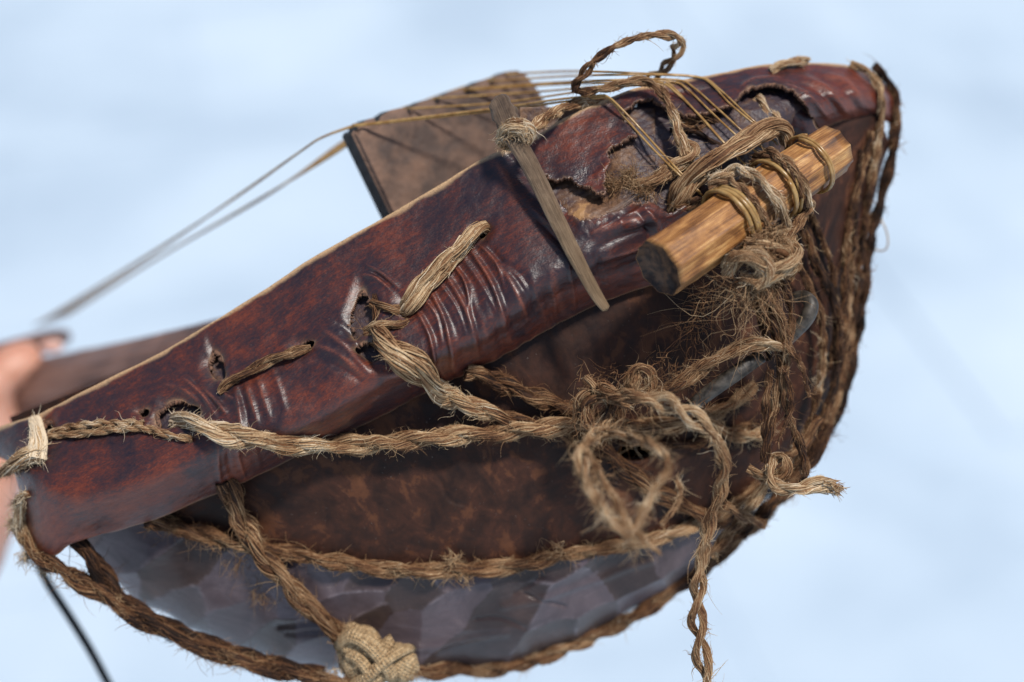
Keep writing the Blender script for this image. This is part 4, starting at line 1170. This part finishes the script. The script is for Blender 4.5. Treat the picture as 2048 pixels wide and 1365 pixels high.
# ------------------------------------------------------------------ bridge
def build_bridge():
    top = [(703, 266), (708, 258), (712, 262), (718, 250), (735, 238), (748, 235), (754, 246), (762, 232), (780, 220), (800, 215), (813, 216), (817, 226), (826, 210), (845, 200), (866, 196), (873, 205), (880, 192),
           (905, 180), (924, 176), (933, 186), (940, 172), (960, 160), (974, 158), (981, 168), (990, 154), (1010, 143), (1034, 140), (1050, 146), (1068, 170), (1082, 192), (1110, 240), (1150, 310)]
    poly = top + [(1150, 440), (1000, 470), (812, 492), (790, 450), (752, 360), (722, 305)]
    top = np.array(top, float)
    ls = np.polyfit(top[:-4, 0], top[:-4, 1], 2)
    top[:-4, 1] = 1.15 * top[:-4, 1] - 0.15 * np.polyval(ls, top[:-4, 0]) + 2
    nx, ny = 220, 70
    ux = np.linspace(0, 1, nx)
    L = np.r_[0, np.cumsum(np.hypot(*np.diff(top, axis=0).T))]; L /= L[-1]
    tx = np.interp(ux, L, top[:, 0]); ty = np.interp(ux, L, top[:, 1])
    bx = 812 + (1150 - 812) * ux; by = 495 - 40 * ux
    gv = np.linspace(0, 1, ny) ** 1.3
    F = np.zeros((ny, nx, 3))
    for i, a in enumerate(gv):
        lx = tx * (1 - a) + bx * a; ly = ty * (1 - a) + by * a
        F[i, :, 0] = lx; F[i, :, 1] = ly
    F[..., 2] = bz(F[..., 0])
    ed = np.minimum(np.minimum(gv[:, None] * 230, ux[None] * 420), (1 - ux)[None] * 420)
    F[..., 2] += -14 * np.exp(-(ed / 7) ** 2) + 2.5 * fbm(F[..., 0] / 40, F[..., 1] / 40, 401, 4) + 1.2 * fbm(F[..., 0] / 9, F[..., 1] / 9, 402, 2)
    off = np.array([-19., 5., -56.])
    Bk = F + off
    mid = F + off * 0.5 + np.array([0, 0, 0])
    idx = np.arange(ny * nx).reshape(ny, nx); n0 = ny * nx
    V = np.concatenate([F.reshape(-1, 3), Bk.reshape(-1, 3)])
    def quads(I, flip=False):
        q = np.stack([I[:-1, :-1], I[1:, :-1], I[1:, 1:], I[:-1, 1:]], -1).reshape(-1, 4)
        return q[:, ::-1] if flip else q
    Q = [quads(idx), quads(idx + n0, True)]
    for line in (idx[0, ::-1], idx[:, 0], idx[-1], idx[::-1, -1]):
        Q.append(np.stack([line[:-1], line[:-1] + n0, line[1:] + n0, line[1:]], -1))
    Q = np.concatenate(Q)
    ob = make_mesh('bridge', W(V), Q, BRIDGEWOOD, lyre, {'gco': np.stack([V[:, 0] + 0.6 * V[:, 1], V[:, 1] * 0.6, V[:, 2]], 1) / 100}, smooth=False)
    bm = bmesh.new(); bm.from_mesh(ob.data); bmesh.ops.recalc_face_normals(bm, faces=bm.faces[:])
    for f in bm.faces: f.smooth = True
    for e in bm.edges:
        if len(e.link_faces) == 2 and e.calc_face_angle(0) > 0.7: e.smooth = False
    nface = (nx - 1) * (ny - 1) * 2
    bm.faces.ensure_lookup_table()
    for i in range(nface, len(bm.faces)): bm.faces[i].material_index = 1  # edge faces take the painted shade colour
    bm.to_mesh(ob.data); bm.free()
    ob.data.materials.append(SIDESHADE)
    return ob


build_bridge()

# ------------------------------------------------------------------ arm and yoke, far left
solid_stick('arm', [(640, 640, -430, 58), (480, 686, -620, 62), (300, 734, -900, 66), (110, 778, -1280, 72), (-60, 812, -1500, 76), (-260, 850, -1700, 76)], ARMWOOD, lyre, sides=32, facet=0.3, seed=9, step=14)
yoke = solid_stick('yoke', [(128, 674, -1560, 16), (90, 684, -1440, 22), (-20, 716, -1240, 26), (-200, 760, -1080, 28)], ARMWOOD, lyre, sides=24, facet=0.2, seed=10, step=14)

# ------------------------------------------------------------------ ropes and loops about the peg
rope('peg_lashing', [(1340, 418, -30, 18), (1362, 385, 0, 27), (1400, 345, 14, 31), (1450, 306, 8, 31), (1500, 274, -16, 30), (1540, 256, -44, 27), (1566, 262, -60, 22), (1572, 290, -72, 18)], rel=False, n=2, pitch=12, nf=30, fuzz=0.8, hair=9,
     tone=0.60, tvar=.14, seed=90, flat=0.9, label='thick golden plaited lashing along the top of the peg')
rope('peg_lashing', [(1332, 395, -50, 12), (1355, 410, -20, 16), (1385, 408, 10, 15), (1400, 396, 20, 12)], rel=False, n=2, tone=0.46, fuzz=0.6, seed=91)


def peg_loop(t, start, end, rad, lift, **kw):
    """rope wound over the visible half of the peg at station t, between two angles (degrees)"""
    A = PA * (1 - t) + PB * t
    ra = 69 - 11 * t
    ax3 = (PB - PA) / np.linalg.norm(PB - PA)
    up = np.cross(ax3, [0, 0, 1.0]); up /= np.linalg.norm(up)
    if up[1] > 0: up = -up
    toward = np.cross(up, ax3)
    if toward[2] < 0: toward = -toward
    pts = []
    for a in np.linspace(start, end, 9):
        c, s_ = math.cos(math.radians(a)), math.sin(math.radians(a))
        q = A + (up * c + toward * s_) * (ra + rad * 0.8 + lift) + ax3 * kw.get('drift', 0) * (a - start) / (end - start)
        pts.append((*q, rad))
    return pts


L1 = peg_loop(0.455, 10, 165, 12, 2, drift=12)
rope('peg_lashing', [(1418, 372, 62, 12)] + L1[1:] + [(1505, 515, 130, 12)], rel=False, n=2, pitch=8, nf=16, tone=0.52, fuzz=1.6, hair=9, seed=92)
L2 = peg_loop(0.53, 0, 168, 15, 4, drift=22)
rope('peg_lashing', [(1420, 362, 50, 14)] + L2[1:] + [(1540, 520, 90, 14)], rel=False, n=2, pitch=8, nf=18, grad=[0.8, 0.72, 0.74, 0.6], fuzz=2.6, hair=10, seed=93)
L3 = peg_loop(0.70, 0, 165, 13, 3, drift=8)
rope('peg_lashing', [(1506, 318, -20, 12)] + L3[1:] + [(1568, 500, 60, 13), (1575, 540, 60, 13)], rel=False, n=2, pitch=8, nf=16, grad=[0.36, 0.5, 0.66, 0.5, 0.6], fuzz=2.0, hair=10, seed=94)
rope('peg_lashing', [(1500, 330, -10, 9)] + peg_loop(0.685, 10, 165, 9, 2, drift=4)[1:] + [(1560, 505, 50, 10)], rel=False, n=2, pitch=8, nf=12, tone=0.34, fuzz=0.8, hair=9, seed=95)
# the knot under the peg
rope('knot', [(1450, 540, 78, 20), (1475, 515, 118, 23), (1510, 512, 136, 24), (1535, 535, 130, 23), (1520, 560, 108, 22), (1480, 556, 96, 20)], rel=False, n=2, pitch=10, nf=24, tone=0.72, fuzz=1.6, hair=14, seed=96)
rope('knot', [(1510, 565, 106, 20), (1545, 545, 118, 23), (1578, 530, 114, 22), (1592, 505, 94, 18), (1580, 485, 74, 15)], rel=False, n=2, pitch=10, nf=24, tone=0.78, fuzz=2.0, hair=14, seed=97)
rope('knot', [(1490, 490, 104, 18), (1530, 496, 114, 20), (1565, 500, 98, 18), (1590, 525, 78, 17), (1575, 560, 70, 16)], rel=False, n=2, pitch=9, nf=20, tone=0.62, fuzz=1.5, hair=14, seed=98)
tuft('frayed_fibre', [(1520, 480, 105, 26), (1535, 505, 108, 26), (1550, 470, 92, 18), (1510, 515, 115, 18)], 600, 30, (0.1, -0.2, 0.7), 1.0, 0.62, 1.0, 1.3, 5, rel=False)
tuft('frayed_fibre', [(1450, 560, 70, 30), (1490, 580, 80, 30), (1540, 565, 76, 30), (1420, 580, 40, 30), (1480, 545, 90, 30)], 170, 60, (-0.5, 0.75, 0.2), 0.8, 0.55, 2.2, 0.85, 6, rel=False)
tuft('frayed_fibre', [(1500, 575, 90, 24), (1540, 580, 90, 24), (1470, 590, 60, 26)], 60, 130, (0.0, 0.9, 0.3), 0.7, 0.66, 2.6, 1.0, 7, rel=False)
tuft('frayed_fibre', [(1400, 610, 10, 30), (1370, 650, -20, 26), (1390, 690, -30, 24), (1340, 730, -40, 30)], 70, 80, (-0.3, 0.8, 0.1), 0.8, 0.42, 2.4, 0.8, 8, rel=False)

# --- dark yarns hanging from the knot down the bowl
HANG = [([(1520, 555, 60, 15), (1526, 600, 40, 16), (1545, 650, 30, 17), (1562, 700, 20, 17), (1560, 750, 10, 15), (1552, 810, 0, 14), (1536, 870, -10, 13), (1528, 925, -20, 12)], [0.4, 0.34, 0.36, 0.5, 0.35, 0.3], 1.3),
        ([(1560, 560, 50, 10), (1578, 600, 30, 11), (1585, 645, 20, 10), (1578, 690, 20, 9)], [0.36, 0.30, 0.30], 0.5),
        ([(1550, 560, 66, 11), (1552, 610, 50, 12), (1570, 660, 40, 12), (1574, 720, 30, 11), (1568, 790, 18, 10), (1585, 850, 0, 10), (1604, 905, -30, 10), (1606, 950, -60, 9)], [0.45, 0.42, 0.55, 0.4, 0.3], 1.2),
        ([(1575, 830, -20, 11), (1596, 880, -40, 12), (1610, 930, -60, 12), (1604, 970, -80, 10)], [0.25, 0.22, 0.24], 0.2),
        ([(1562, 690, 44, 11), (1585, 708, 50, 9), (1605, 735, 54, 7), (1612, 765, 54, 6), (1618, 795, 50, 6)], [0.5, 0.40, 0.30, 0.36], 1.2),
        ([(1560, 735, 30, 9), (1578, 768, 32, 8), (1584, 810, 30, 7), (1570, 850, 28, 5), (1556, 884, 26, 3)], [0.40, 0.32, 0.32], 1.0),
        ([(1540, 740, 10, 10), (1534, 800, 0, 11), (1530, 860, -14, 11), (1536, 930, -30, 10)], [0.3, 0.4, 0.55], 1.0),
        ([(1500, 560, 40, 12), (1515, 610, 20, 13), (1528, 660, 0, 12), (1540, 720, -10, 11)], [0.3, 0.28, 0.3], 0.6)]
for i, (pts, g, fz) in enumerate(HANG):
    rope('hanging_yarn', pts, rel=False, n=2, pitch=9, nf=14, grad=g, fuzz=fz, hair=14, seed=110 + i)
rope('hanging_yarn', [(1580, 700, 26, 14), (1540, 690, 44, 17), (1490, 694, 44, 19), (1440, 718, 34, 20), (1390, 748, 22, 20), (1340, 776, 12, 18), (1290, 790, 4, 17), (1235, 792, 0, 15), (1190, 785, 0, 13)], rel=False, n=2, pitch=12, nf=22,
     grad=[0.66, 0.60, 0.52, 0.48, 0.40, 0.30], fuzz=1.6, hair=24, seed=120, label='shaggy brown yarn running level from the knot to the snarl')
rope('knot', [(1275, 800, 10, 14), (1262, 765, 16, 17), (1278, 738, 20, 18), (1300, 745, 18, 16), (1300, 775, 10, 14), (1285, 800, 4, 12)], rel=False, n=2, nf=20, tone=0.5, fuzz=2.4, hair=18, seed=121)
# central snarl
rope('knot', [(1155, 845, 20, 16), (1165, 800, 34, 20), (1200, 778, 40, 22), (1225, 800, 44, 22), (1205, 840, 44, 22), (1175, 845, 40, 18), (1168, 810, 50, 15)], rel=False, n=2, nf=20, tone=0.36, fuzz=1.5, hair=22, seed=122)
rope('knot', [(1230, 850, 10, 14), (1240, 815, 30, 18), (1210, 790, 55, 18), (1175, 808, 52, 17), (1180, 850, 40, 16), (1215, 868, 34, 14)], rel=False, n=2, nf=18, tone=0.42, fuzz=1.4, hair=20, seed=123)
rope('hanging_yarn', [(1172, 752, 52, 8), (1190, 775, 60, 8), (1215, 800, 70, 7), (1260, 815, 80, 7)], rel=False, n=1, nf=12, tone=0.58, fuzz=0.8, seed=124)
tuft('frayed_fibre', [(1180, 770, 20, 26), (1220, 760, 10, 26), (1290, 770, 10, 24), (1320, 790, 4, 26), (1170, 840, 30, 26), (1230, 840, 30, 26)], 150, 46, (-0.1, -0.2, 0.4), 1.0, 0.46, 2.0, 0.85, 9, rel=False)
tuft('frayed_fibre', [(1360, 760, 6, 24), (1420, 730, 14, 22), (1480, 705, 24, 20), (1320, 720, -20, 26), (1400, 820, 4, 20), (1480, 790, 0, 24)], 110, 55, (-0.1, -0.1, 0.3), 1.0, 0.46, 2.2, 0.75, 10, rel=False)

# --- foreground tassel, out of focus
rope('hanging_cord', [(1195, 785, 60, 17), (1240, 792, 110, 21), (1290, 796, 150, 23), (1345, 812, 170, 23), (1395, 842, 170, 23), (1432, 880, 150, 22), (1446, 925, 124, 22), (1440, 975, 100, 21), (1424, 1025, 80, 21), (1412, 1080, 66, 21),
                      (1402, 1140, 54, 20), (1395, 1195, 46, 20), (1394, 1250, 40, 20), (1402, 1305, 36, 20), (1412, 1365, 32, 20), (1418, 1420, 30, 20), (1424, 1480, 30, 20)], rel=False, n=2, pitch=8, nf=18, gap=1.0,
     grad=[0.35, 0.58, 0.66, 0.62, 0.56, 0.60, 0.58, 0.60, 0.62], fuzz=1.1, hair=22, seed=130, label='loose two ply cord hanging straight down in front of the bowl')
rope('frayed_loop', [(1215, 850, 110, 11), (1190, 872, 180, 15), (1166, 902, 270, 17), (1168, 950, 310, 17), (1192, 1000, 330, 17), (1228, 1046, 340, 17), (1262, 1068, 340, 15), (1285, 1030, 330, 14), (1306, 985, 320, 13), (1334, 945, 310, 13),
                     (1330, 912, 290, 12), (1296, 886, 260, 13), (1250, 872, 190, 14), (1210, 868, 140, 12)], rel=False, n=2, pitch=11, nf=20, gap=0.62, tone=0.60, fuzz=1.8, hair=26, seed=131, label='frayed tan loop nearest the camera')
rope('frayed_loop', [(1172, 905, 280, 8), (1200, 950, 305, 9), (1230, 1000, 322, 10), (1258, 1052, 335, 10), (1290, 1082, 336, 8), (1322, 1110, 330, 5)], rel=False, n=2, pitch=12, nf=14, tone=0.64, fuzz=1.4, hair=22, seed=132)
rope('frayed_loop', [(1320, 1050, 200, 6), (1350, 1015, 196, 7), (1362, 985, 190, 7), (1352, 960, 186, 6)], rel=False, n=1, nf=10, tone=0.60, fuzz=1.0, seed=133)
tuft('frayed_fibre', [(1250, 1050, 285, 22), (1220, 1020, 280, 22), (1270, 1070, 285, 18), (1190, 960, 260, 18)], 150, 60, (0.1, 0.5, 0.1), 0.9, 0.66, 1.6, 1.2, 11, rel=False)

# --- knotted end on the lower right
rope('knotted_end', [(1496, 938, -40, 10), (1520, 950, -30, 14), (1552, 952, -16, 16), (1574, 938, -4, 16), (1570, 916, -10, 14), (1548, 918, -22, 14), (1540, 945, -6, 15), (1556, 975, 4, 16), (1590, 978, 6, 18), (1625, 972, 4, 20), (1652, 972, 2, 21), (1664, 976, 2, 19)],
     rel=False, n=2, pitch=10, nf=24, grad=[0.6, 0.66, 0.62, 0.66, 0.7], fuzz=0.9, hair=12, seed=140, label='golden rope end tied in a knot at the lower right of the bowl')
tuft('frayed_fibre', [(1664, 975, 4, 14)], 120, 26, (0.9, 0.2, 0), 0.4, 0.72, 0.6, 1.3, 12, rel=False, parent=None)

# --- twine over the top of the rim
rope('twine', [(1245, 372, -18, 14), (1275, 372, -10, 19), (1310, 358, -6, 20), (1345, 335, -8, 20), (1378, 318, -14, 19), (1384, 298, -24, 17), (1362, 285, -26, 15)], rel=False, n=2, pitch=9, nf=20, tone=0.70, fuzz=2.0, hair=14, seed=150)
rope('twine', [(1372, 312, -12, 17), (1362, 280, -18, 15), (1352, 250, -28, 14), (1342, 218, -40, 13), (1326, 188, -56, 13), (1300, 166, -66, 13), (1265, 164, -66, 13), (1230, 172, -64, 13), (1195, 180, -62, 12), (1164, 184, -56, 11), (1150, 178, -46, 10)], rel=False, n=2, pitch=8, nf=16,
     grad=[0.72, 0.70, 0.70, 0.66, 0.68, 0.66, 0.5, 0.36], fuzz=1.5, hair=12, seed=151, label='grey tan twine bent over the rim')
rope('twine', [(1148, 184, -42, 11), (1150, 172, -36, 12), (1165, 152, -30, 13), (1190, 124, -28, 13), (1222, 98, -32, 13), (1262, 80, -40, 13), (1305, 72, -52, 13), (1340, 72, -70, 14), (1358, 80, -90, 14), (1354, 102, -120, 13), (1336, 128, -150, 13), (1312, 150, -175, 12), (1290, 168, -195, 12)], rel=False, n=2, pitch=8, nf=16, gap=1.0,
     grad=[0.18, 0.2, 0.34, 0.46, 0.54, 0.62, 0.66, 0.55, 0.5], fuzz=1.0, hair=14, seed=152, label='two ply twine sticking up in a loop against the sky')
tuft('frayed_fibre', [(1250, 370, -12, 16), (1225, 372, -14, 16), (1262, 350, -10, 16), (1290, 385, -8, 18)], 420, 40, (-0.5, 0.1, 0.5), 0.9, 0.64, 2.0, 0.9, 13, rel=False)
rope('twine', [(1340, 260, -70, 7), (1385, 262, -62, 7), (1440, 290, -60, 6), (1500, 300, -70, 6)], rel=False, n=1, nf=10, tone=0.12, fuzz=0.2, seed=153)
rope('twine', [(1350, 250, -84, 10), (1392, 238, -80, 11), (1425, 240, -88, 10), (1440, 258, -96, 9)], rel=False, n=2, nf=12, tone=0.5, fuzz=0.4, seed=154)
rope('twine', [(1350, 240, -80, 8), (1372, 256, -72, 10), (1398, 258, -78, 9), (1412, 248, -86, 8)], rel=False, n=2, nf=12, tone=0.55, fuzz=0.4, seed=155)
rope('twine', [(1512, 196, -130, 14), (1530, 215, -116, 17), (1550, 240, -100, 16), (1560, 262, -96, 12)], rel=False, n=2, nf=20, tone=0.72, fuzz=0.6, hair=9, seed=156)

# --- burlap knot at the bottom
def cloth_lump(name, cx, cy, z, rx, ry, rz, rot, seed, parent):
    bm = bmesh.new(); bmesh.ops.create_icosphere(bm, subdivisions=5, radius=1)
    v = np.array([x.co[:] for x in bm.verts]); f = np.array([[l.vert.index for l in fc.loops] for fc in bm.faces]); bm.free()
    th = np.arctan2(v[:, 1], v[:, 0]); 
    r = 1 + 0.12 * fbm(v[:, 0] * 1.8 + 9, v[:, 1] * 1.8 + v[:, 2], seed, 3) + 0.035 * np.sin(6 * v[:, 0] + 4 * v[:, 1] + 3 * fbm(v[:, 0] * 2, v[:, 1] * 2, seed + 1, 2)) 
    p = v * r[:, None] * np.array([rx, ry, rz])
    c, s_ = math.cos(rot), math.sin(rot)
    q = np.stack([cx + p[:, 0] * c - p[:, 1] * s_, cy + p[:, 0] * s_ + p[:, 1] * c, z + p[:, 2]], 1)
    Q = np.concatenate([f, f[:, 2:3]], 1)[:, [0, 1, 2, 3]]
    return make_mesh(name, W(q), Q, CLOTH, parent, {'gco': np.stack([p[:, 0] + 0.3 * p[:, 2], p[:, 1], p[:, 2]], 1) / 14})


zk = float(zsurf(np.array([[740., 1290.]]))[0]) + 40
kn = cloth_lump('cloth_wrap', 724, 1312, zk, 52, 66, 48, -0.35, 201, lyre)
kn['label'] = 'coarse tan cloth knotted round the ropes at the bottom'
cloth_lump('fold', 792, 1328, zk + 4, 46, 40, 40, 0.5, 202, kn)
cloth_lump('fold', 760, 1318, zk + 22, 20, 54, 24, 0.45, 203, kn)
cloth_lump('fold', 735, 1365, zk + 14, 66, 20, 30, -0.5, 204, kn)
for bp_, br in [([(676, 1292, zk + 12), (704, 1272, zk + 42), (740, 1290, zk + 58), (770, 1325, zk + 52), (790, 1362, zk + 26)], 17), ([(700, 1372, zk + 20), (735, 1352, zk + 50), (775, 1318, zk + 58), (806, 1300, zk + 36), (822, 1296, zk + 6)], 14),
               ([(690, 1310, zk + 30), (716, 1318, zk + 52), (738, 1346, zk + 50), (748, 1378, zk + 30)], 12)]:
    solid_stick('fold', [(*q, br * (0.85 if i in (0, len(bp_) - 1) else 1)) for i, q in enumerate(bp_)], CLOTH, kn, sides=28, seed=int(br), endr=0.6, squash=0.7, gscale=7.0)
tuft('frayed_fibre', [(690, 1270, zk + 10, 20), (740, 1330, zk + 40, 30), (670, 1350, zk + 10, 16), (820, 1350, zk + 10, 16)], 260, 30, (-0.2, 0.2, 0.6), 1.0, 0.74, 1.6, 0.9, 14, rel=False, parent=kn)

# --- horn toggle and loop
solid_stick('horn_toggle', [(1372, 822, -20, 13), (1420, 784, 6, 15), (1470, 748, 14, 16), (1522, 712, 6, 15)], HORN, lyre, sides=24, seed=21, endr=0.5)
solid_stick('horn_loop', [(1568, 690, -70, 10), (1592, 662, -56, 14), (1614, 636, -48, 15), (1622, 610, -50, 15), (1608, 594, -64, 13), (1584, 596, -86, 10)], HORN, lyre, sides=20, seed=22, endr=0.5)

# --- stray fuzz scattered over ropes on the bowl
tuft('frayed_fibre', [(340, 1060, -60, 26), (480, 1110, -20, 20), (520, 1180, -20, 18)], 240, 46, (0, 0.5, 0.3), 1.0, 0.6, 2.0, 0.8, 15)
tuft('frayed_fibre', [(905, 1125, 20, 10), (1120, 1105, 20, 14), (930, 1150, 20, 12)], 120, 34, (0, -0.4, 0.5), 1.0, 0.7, 1.6, 0.9, 16)

# ------------------------------------------------------------------ plectrum stick hanging by its twine: a thing of its own
ST = np.array([990., 205., 20.]); 
so_ = W(np.array([1100., 410., 62.]))
plectrum = tag(empty('wooden_plectrum', so_), 'thin split wooden stick tied with twine and lying across the leather rim', 'plectrum')


def build_stick():
    ctrl = np.array([(994, 196, 10, 14), (1000, 206, 12, 22), (1014, 240, 18, 25), (1032, 282, 26, 20), (1060, 330, 36, 18), (1090, 390, 50, 17.5), (1128, 468, 66, 16.5), (1165, 540, 72, 14), (1195, 594, 70, 12), (1212, 618, 68, 9)], float)
    d, s = resample(ctrl, 4)
    C = W(d); R = d[:, 3] * pix_scale(d[:, 2])
    T = np.gradient(C, axis=0); T /= np.linalg.norm(T, axis=1)[:, None]
    Nf = -FWD - T * (T @ -FWD)[:, None]; Nf /= np.linalg.norm(Nf, axis=1)[:, None]
    Sd = np.cross(T, Nf)                         # sideways
    # section: flat split face, bevel on one side, round back
    sec = np.array([(-1.0, 0.05), (-0.92, 0.42), (-0.6, 0.55), (-0.2, 0.60), (0.2, 0.60), (0.5, 0.56), (0.74, 0.40), (1.0, 0.02), (0.9, -0.4), (0.5, -0.75), (0, -0.9), (-0.5, -0.75), (-0.9, -0.4)])
    sgn = 1.0 if (Sd[len(Sd) // 2] @ RIGHT) > 0 else -1.0
    k = len(sec); m = len(s)
    r_ = np.random.default_rng(5)
    V = []; UV = []
    for i in range(m):
        rough = 1 + (0.22 * fbm(np.arange(k) * 1.3, np.arange(k) * 0 + s[i] / 12, 301, 3) if s[i] < 70 else 0.05 * fbm(np.arange(k) * 1.3, np.arange(k) * 0 + s[i] / 60, 303, 2))
        x = sec[:, 0] * R[i] * rough; z = sec[:, 1] * R[i] * rough
        V.append(C[i] + sgn * Sd[i] * x[:, None] + Nf[i] * z[:, None])
        UV.append(np.stack([np.full(k, s[i]), sec[:, 0] * d[i, 3] * 1.4 + 40 * (sec[:, 1] < 0), np.zeros(k)], 1) / 100)
    V = np.concatenate(V + [C[:1] - T[0] * 4 * S, C[-1:] + T[-1] * 5 * S]); UV = np.concatenate(UV + [UV[0][:1], UV[-1][:1]])
    idx = np.arange(m * k).reshape(m, k); nx = np.roll(idx, -1, 1)
    Q = np.stack([idx[:-1], nx[:-1], nx[1:], idx[1:]], -1).reshape(-1, 4)
    a, b = m * k, m * k + 1
    Q = np.concatenate([Q, np.stack([np.roll(idx[0], -1), idx[0], np.full(k, a), np.full(k, a)], 1), np.stack([idx[-1], np.roll(idx[-1], -1), np.full(k, b), np.full(k, b)], 1)])
    ob = make_mesh('stick', V, Q, GREYWOOD, plectrum, {'gco': UV}, origin=so_)
    bm = bmesh.new(); bm.from_mesh(ob.data); bmesh.ops.recalc_face_normals(bm, faces=bm.faces[:]); bm.to_mesh(ob.data); bm.free()


build_stick()
_keep = ORIGIN
ORIGIN = so_
rope('twine', [(1000, 280, 14, 14), (1012, 262, 36, 18), (1036, 254, 48, 19), (1056, 262, 40, 18), (1050, 284, 18, 15), (1022, 290, 2, 14), (1002, 276, 6, 15), (1020, 250, 38, 16), (1048, 248, 44, 16)], rel=False, n=2, pitch=9, nf=18, tone=0.70, fuzz=3.6, hair=10, seed=160, parent=plectrum)
rope('twine', [(1044, 268, 34, 13), (1066, 258, 18, 15), (1090, 238, -10, 16), (1115, 222, -40, 15), (1145, 210, -70, 14), (1185, 205, -95, 13), (1220, 206, -110, 12)], rel=False, n=2, pitch=9, nf=18, tone=0.62, fuzz=1.8, hair=10, seed=161, parent=plectrum)
tuft('frayed_fibre', [(1020, 265, 40, 16), (1046, 268, 44, 14), (1005, 285, 14, 12)], 320, 18, (0, 0, 0.6), 1.0, 0.76, 1.4, 0.8, 17, rel=False, parent=plectrum)
ORIGIN = _keep

# ------------------------------------------------------------------ cord hanging at the far lower left
co_ = W(np.array([85., 1140., -700.]))
_keep = ORIGIN; ORIGIN = co_
cd, cs = resample(np.array([(70, 1110, -690, 9), (95, 1165, -700, 9), (140, 1235, -715, 9), (180, 1300, -730, 9), (215, 1365, -745, 9), (260, 1450, -760, 9)], float), 10)
cc = W(cd); T_, N_, B_ = frames(cc)
acc = Acc(); acc.tubes(cc[None], (cd[:, 3] * pix_scale(cd[:, 2]))[None], N_[None], B_[None], 10, np.zeros((1, len(cs))), cap=True)
dc = acc.build('hanging_strap', DARKCORD)
tag(dc, 'thin dark cord hanging below the left end of the lyre', 'cord')

# ------------------------------------------------------------------ the hand that holds the lyre, far left
ho = W(np.array([-120., 1000., -1330.]))
ORIGIN = ho


def build_hand():
    pts = []; edges = []; rad = []

    def add(p, r, prev=None):
        pts.append(W(np.array(p, float)) - ho); rad.append(r * float(pix_scale(p[2])))
        if prev is not None: edges.append((prev, len(pts) - 1))
        return len(pts) - 1
    palm = add((-20, 1020, -1340), 104)
    wrist = add((-80, 1150, -1320), 104, palm)
    fa = add((-330, 1260, -1280), 120, wrist)
    fa2 = add((-560, 1480, -1230), 145, fa); fa3 = add((-900, 1800, -1150), 170, fa2); add((-1500, 2400, -1050), 210, fa3)
    pm2 = add((-70, 900, -1360), 84, palm)
    # thumb along the top of the arm
    a = add((-10, 850, -1270), 58, palm); a = add((-70, 775, -1255), 52, a) if False else a
    b = add((-30, 775, -1230), 56, a); c = add((30, 726, -1250), 52, b); add((88, 714, -1300), 42, c)
    # four fingers wrapped behind the arm
    for k, (dx, dz, l) in enumerate([(-20, -40, 1.0), (-75, -20, 1.08), (-130, 0, 1.0), (-180, 25, 0.82)]):
        f0 = add((-95 + dx * 0.6, 840 + 10 * k, -1420 + dz), 44, pm2)
        f1 = add((-70 + dx, 760, -1480 + dz), 40, f0)
        f2 = add((-50 + dx, 716 - 10 * l, -1430 + dz), 37, f1)
        add((-40 + dx, 706, -1370 + dz), 32, f2)
    me = bpy.data.meshes.new('person')
    me.from_pydata([tuple(p) for p in pts], edges, [])
    ob = bpy.data.objects.new('person', me); COL.objects.link(ob); ob.location = ho
    me.materials.append(SKIN)
    sk = ob.modifiers.new('skin', 'SKIN')
    for i, sv in enumerate(me.skin_vertices[0].data):
        sv.radius = (rad[i], rad[i]); sv.use_root = (i == 0)
    sk.use_smooth_shade = True
    ss = ob.modifiers.new('sub', 'SUBSURF'); ss.levels = 2; ss.render_levels = 2
    tag(ob, 'bare hand gripping the far arm of the lyre at the left edge', 'person')
    # thumb nail
    n = cloth = None
    bm = bmesh.new(); bmesh.ops.create_uvsphere(bm, u_segments=16, v_segments=10, radius=1)
    c = W(np.array([104., 692., -1278.])) - ho
    for v in bm.verts:
        q = v.co
        w = RIGHT * q.x * 22 + UP * q.y * 14 - FWD * q.z * 6
        v.co = Vector(c + w * float(pix_scale(-1300)))
    nm = bpy.data.meshes.new('thumbnail'); bm.to_mesh(nm); bm.free(); nm.materials.append(NAIL)
    no = bpy.data.objects.new('thumbnail', nm); COL.objects.link(no); no.parent = ob


build_hand()
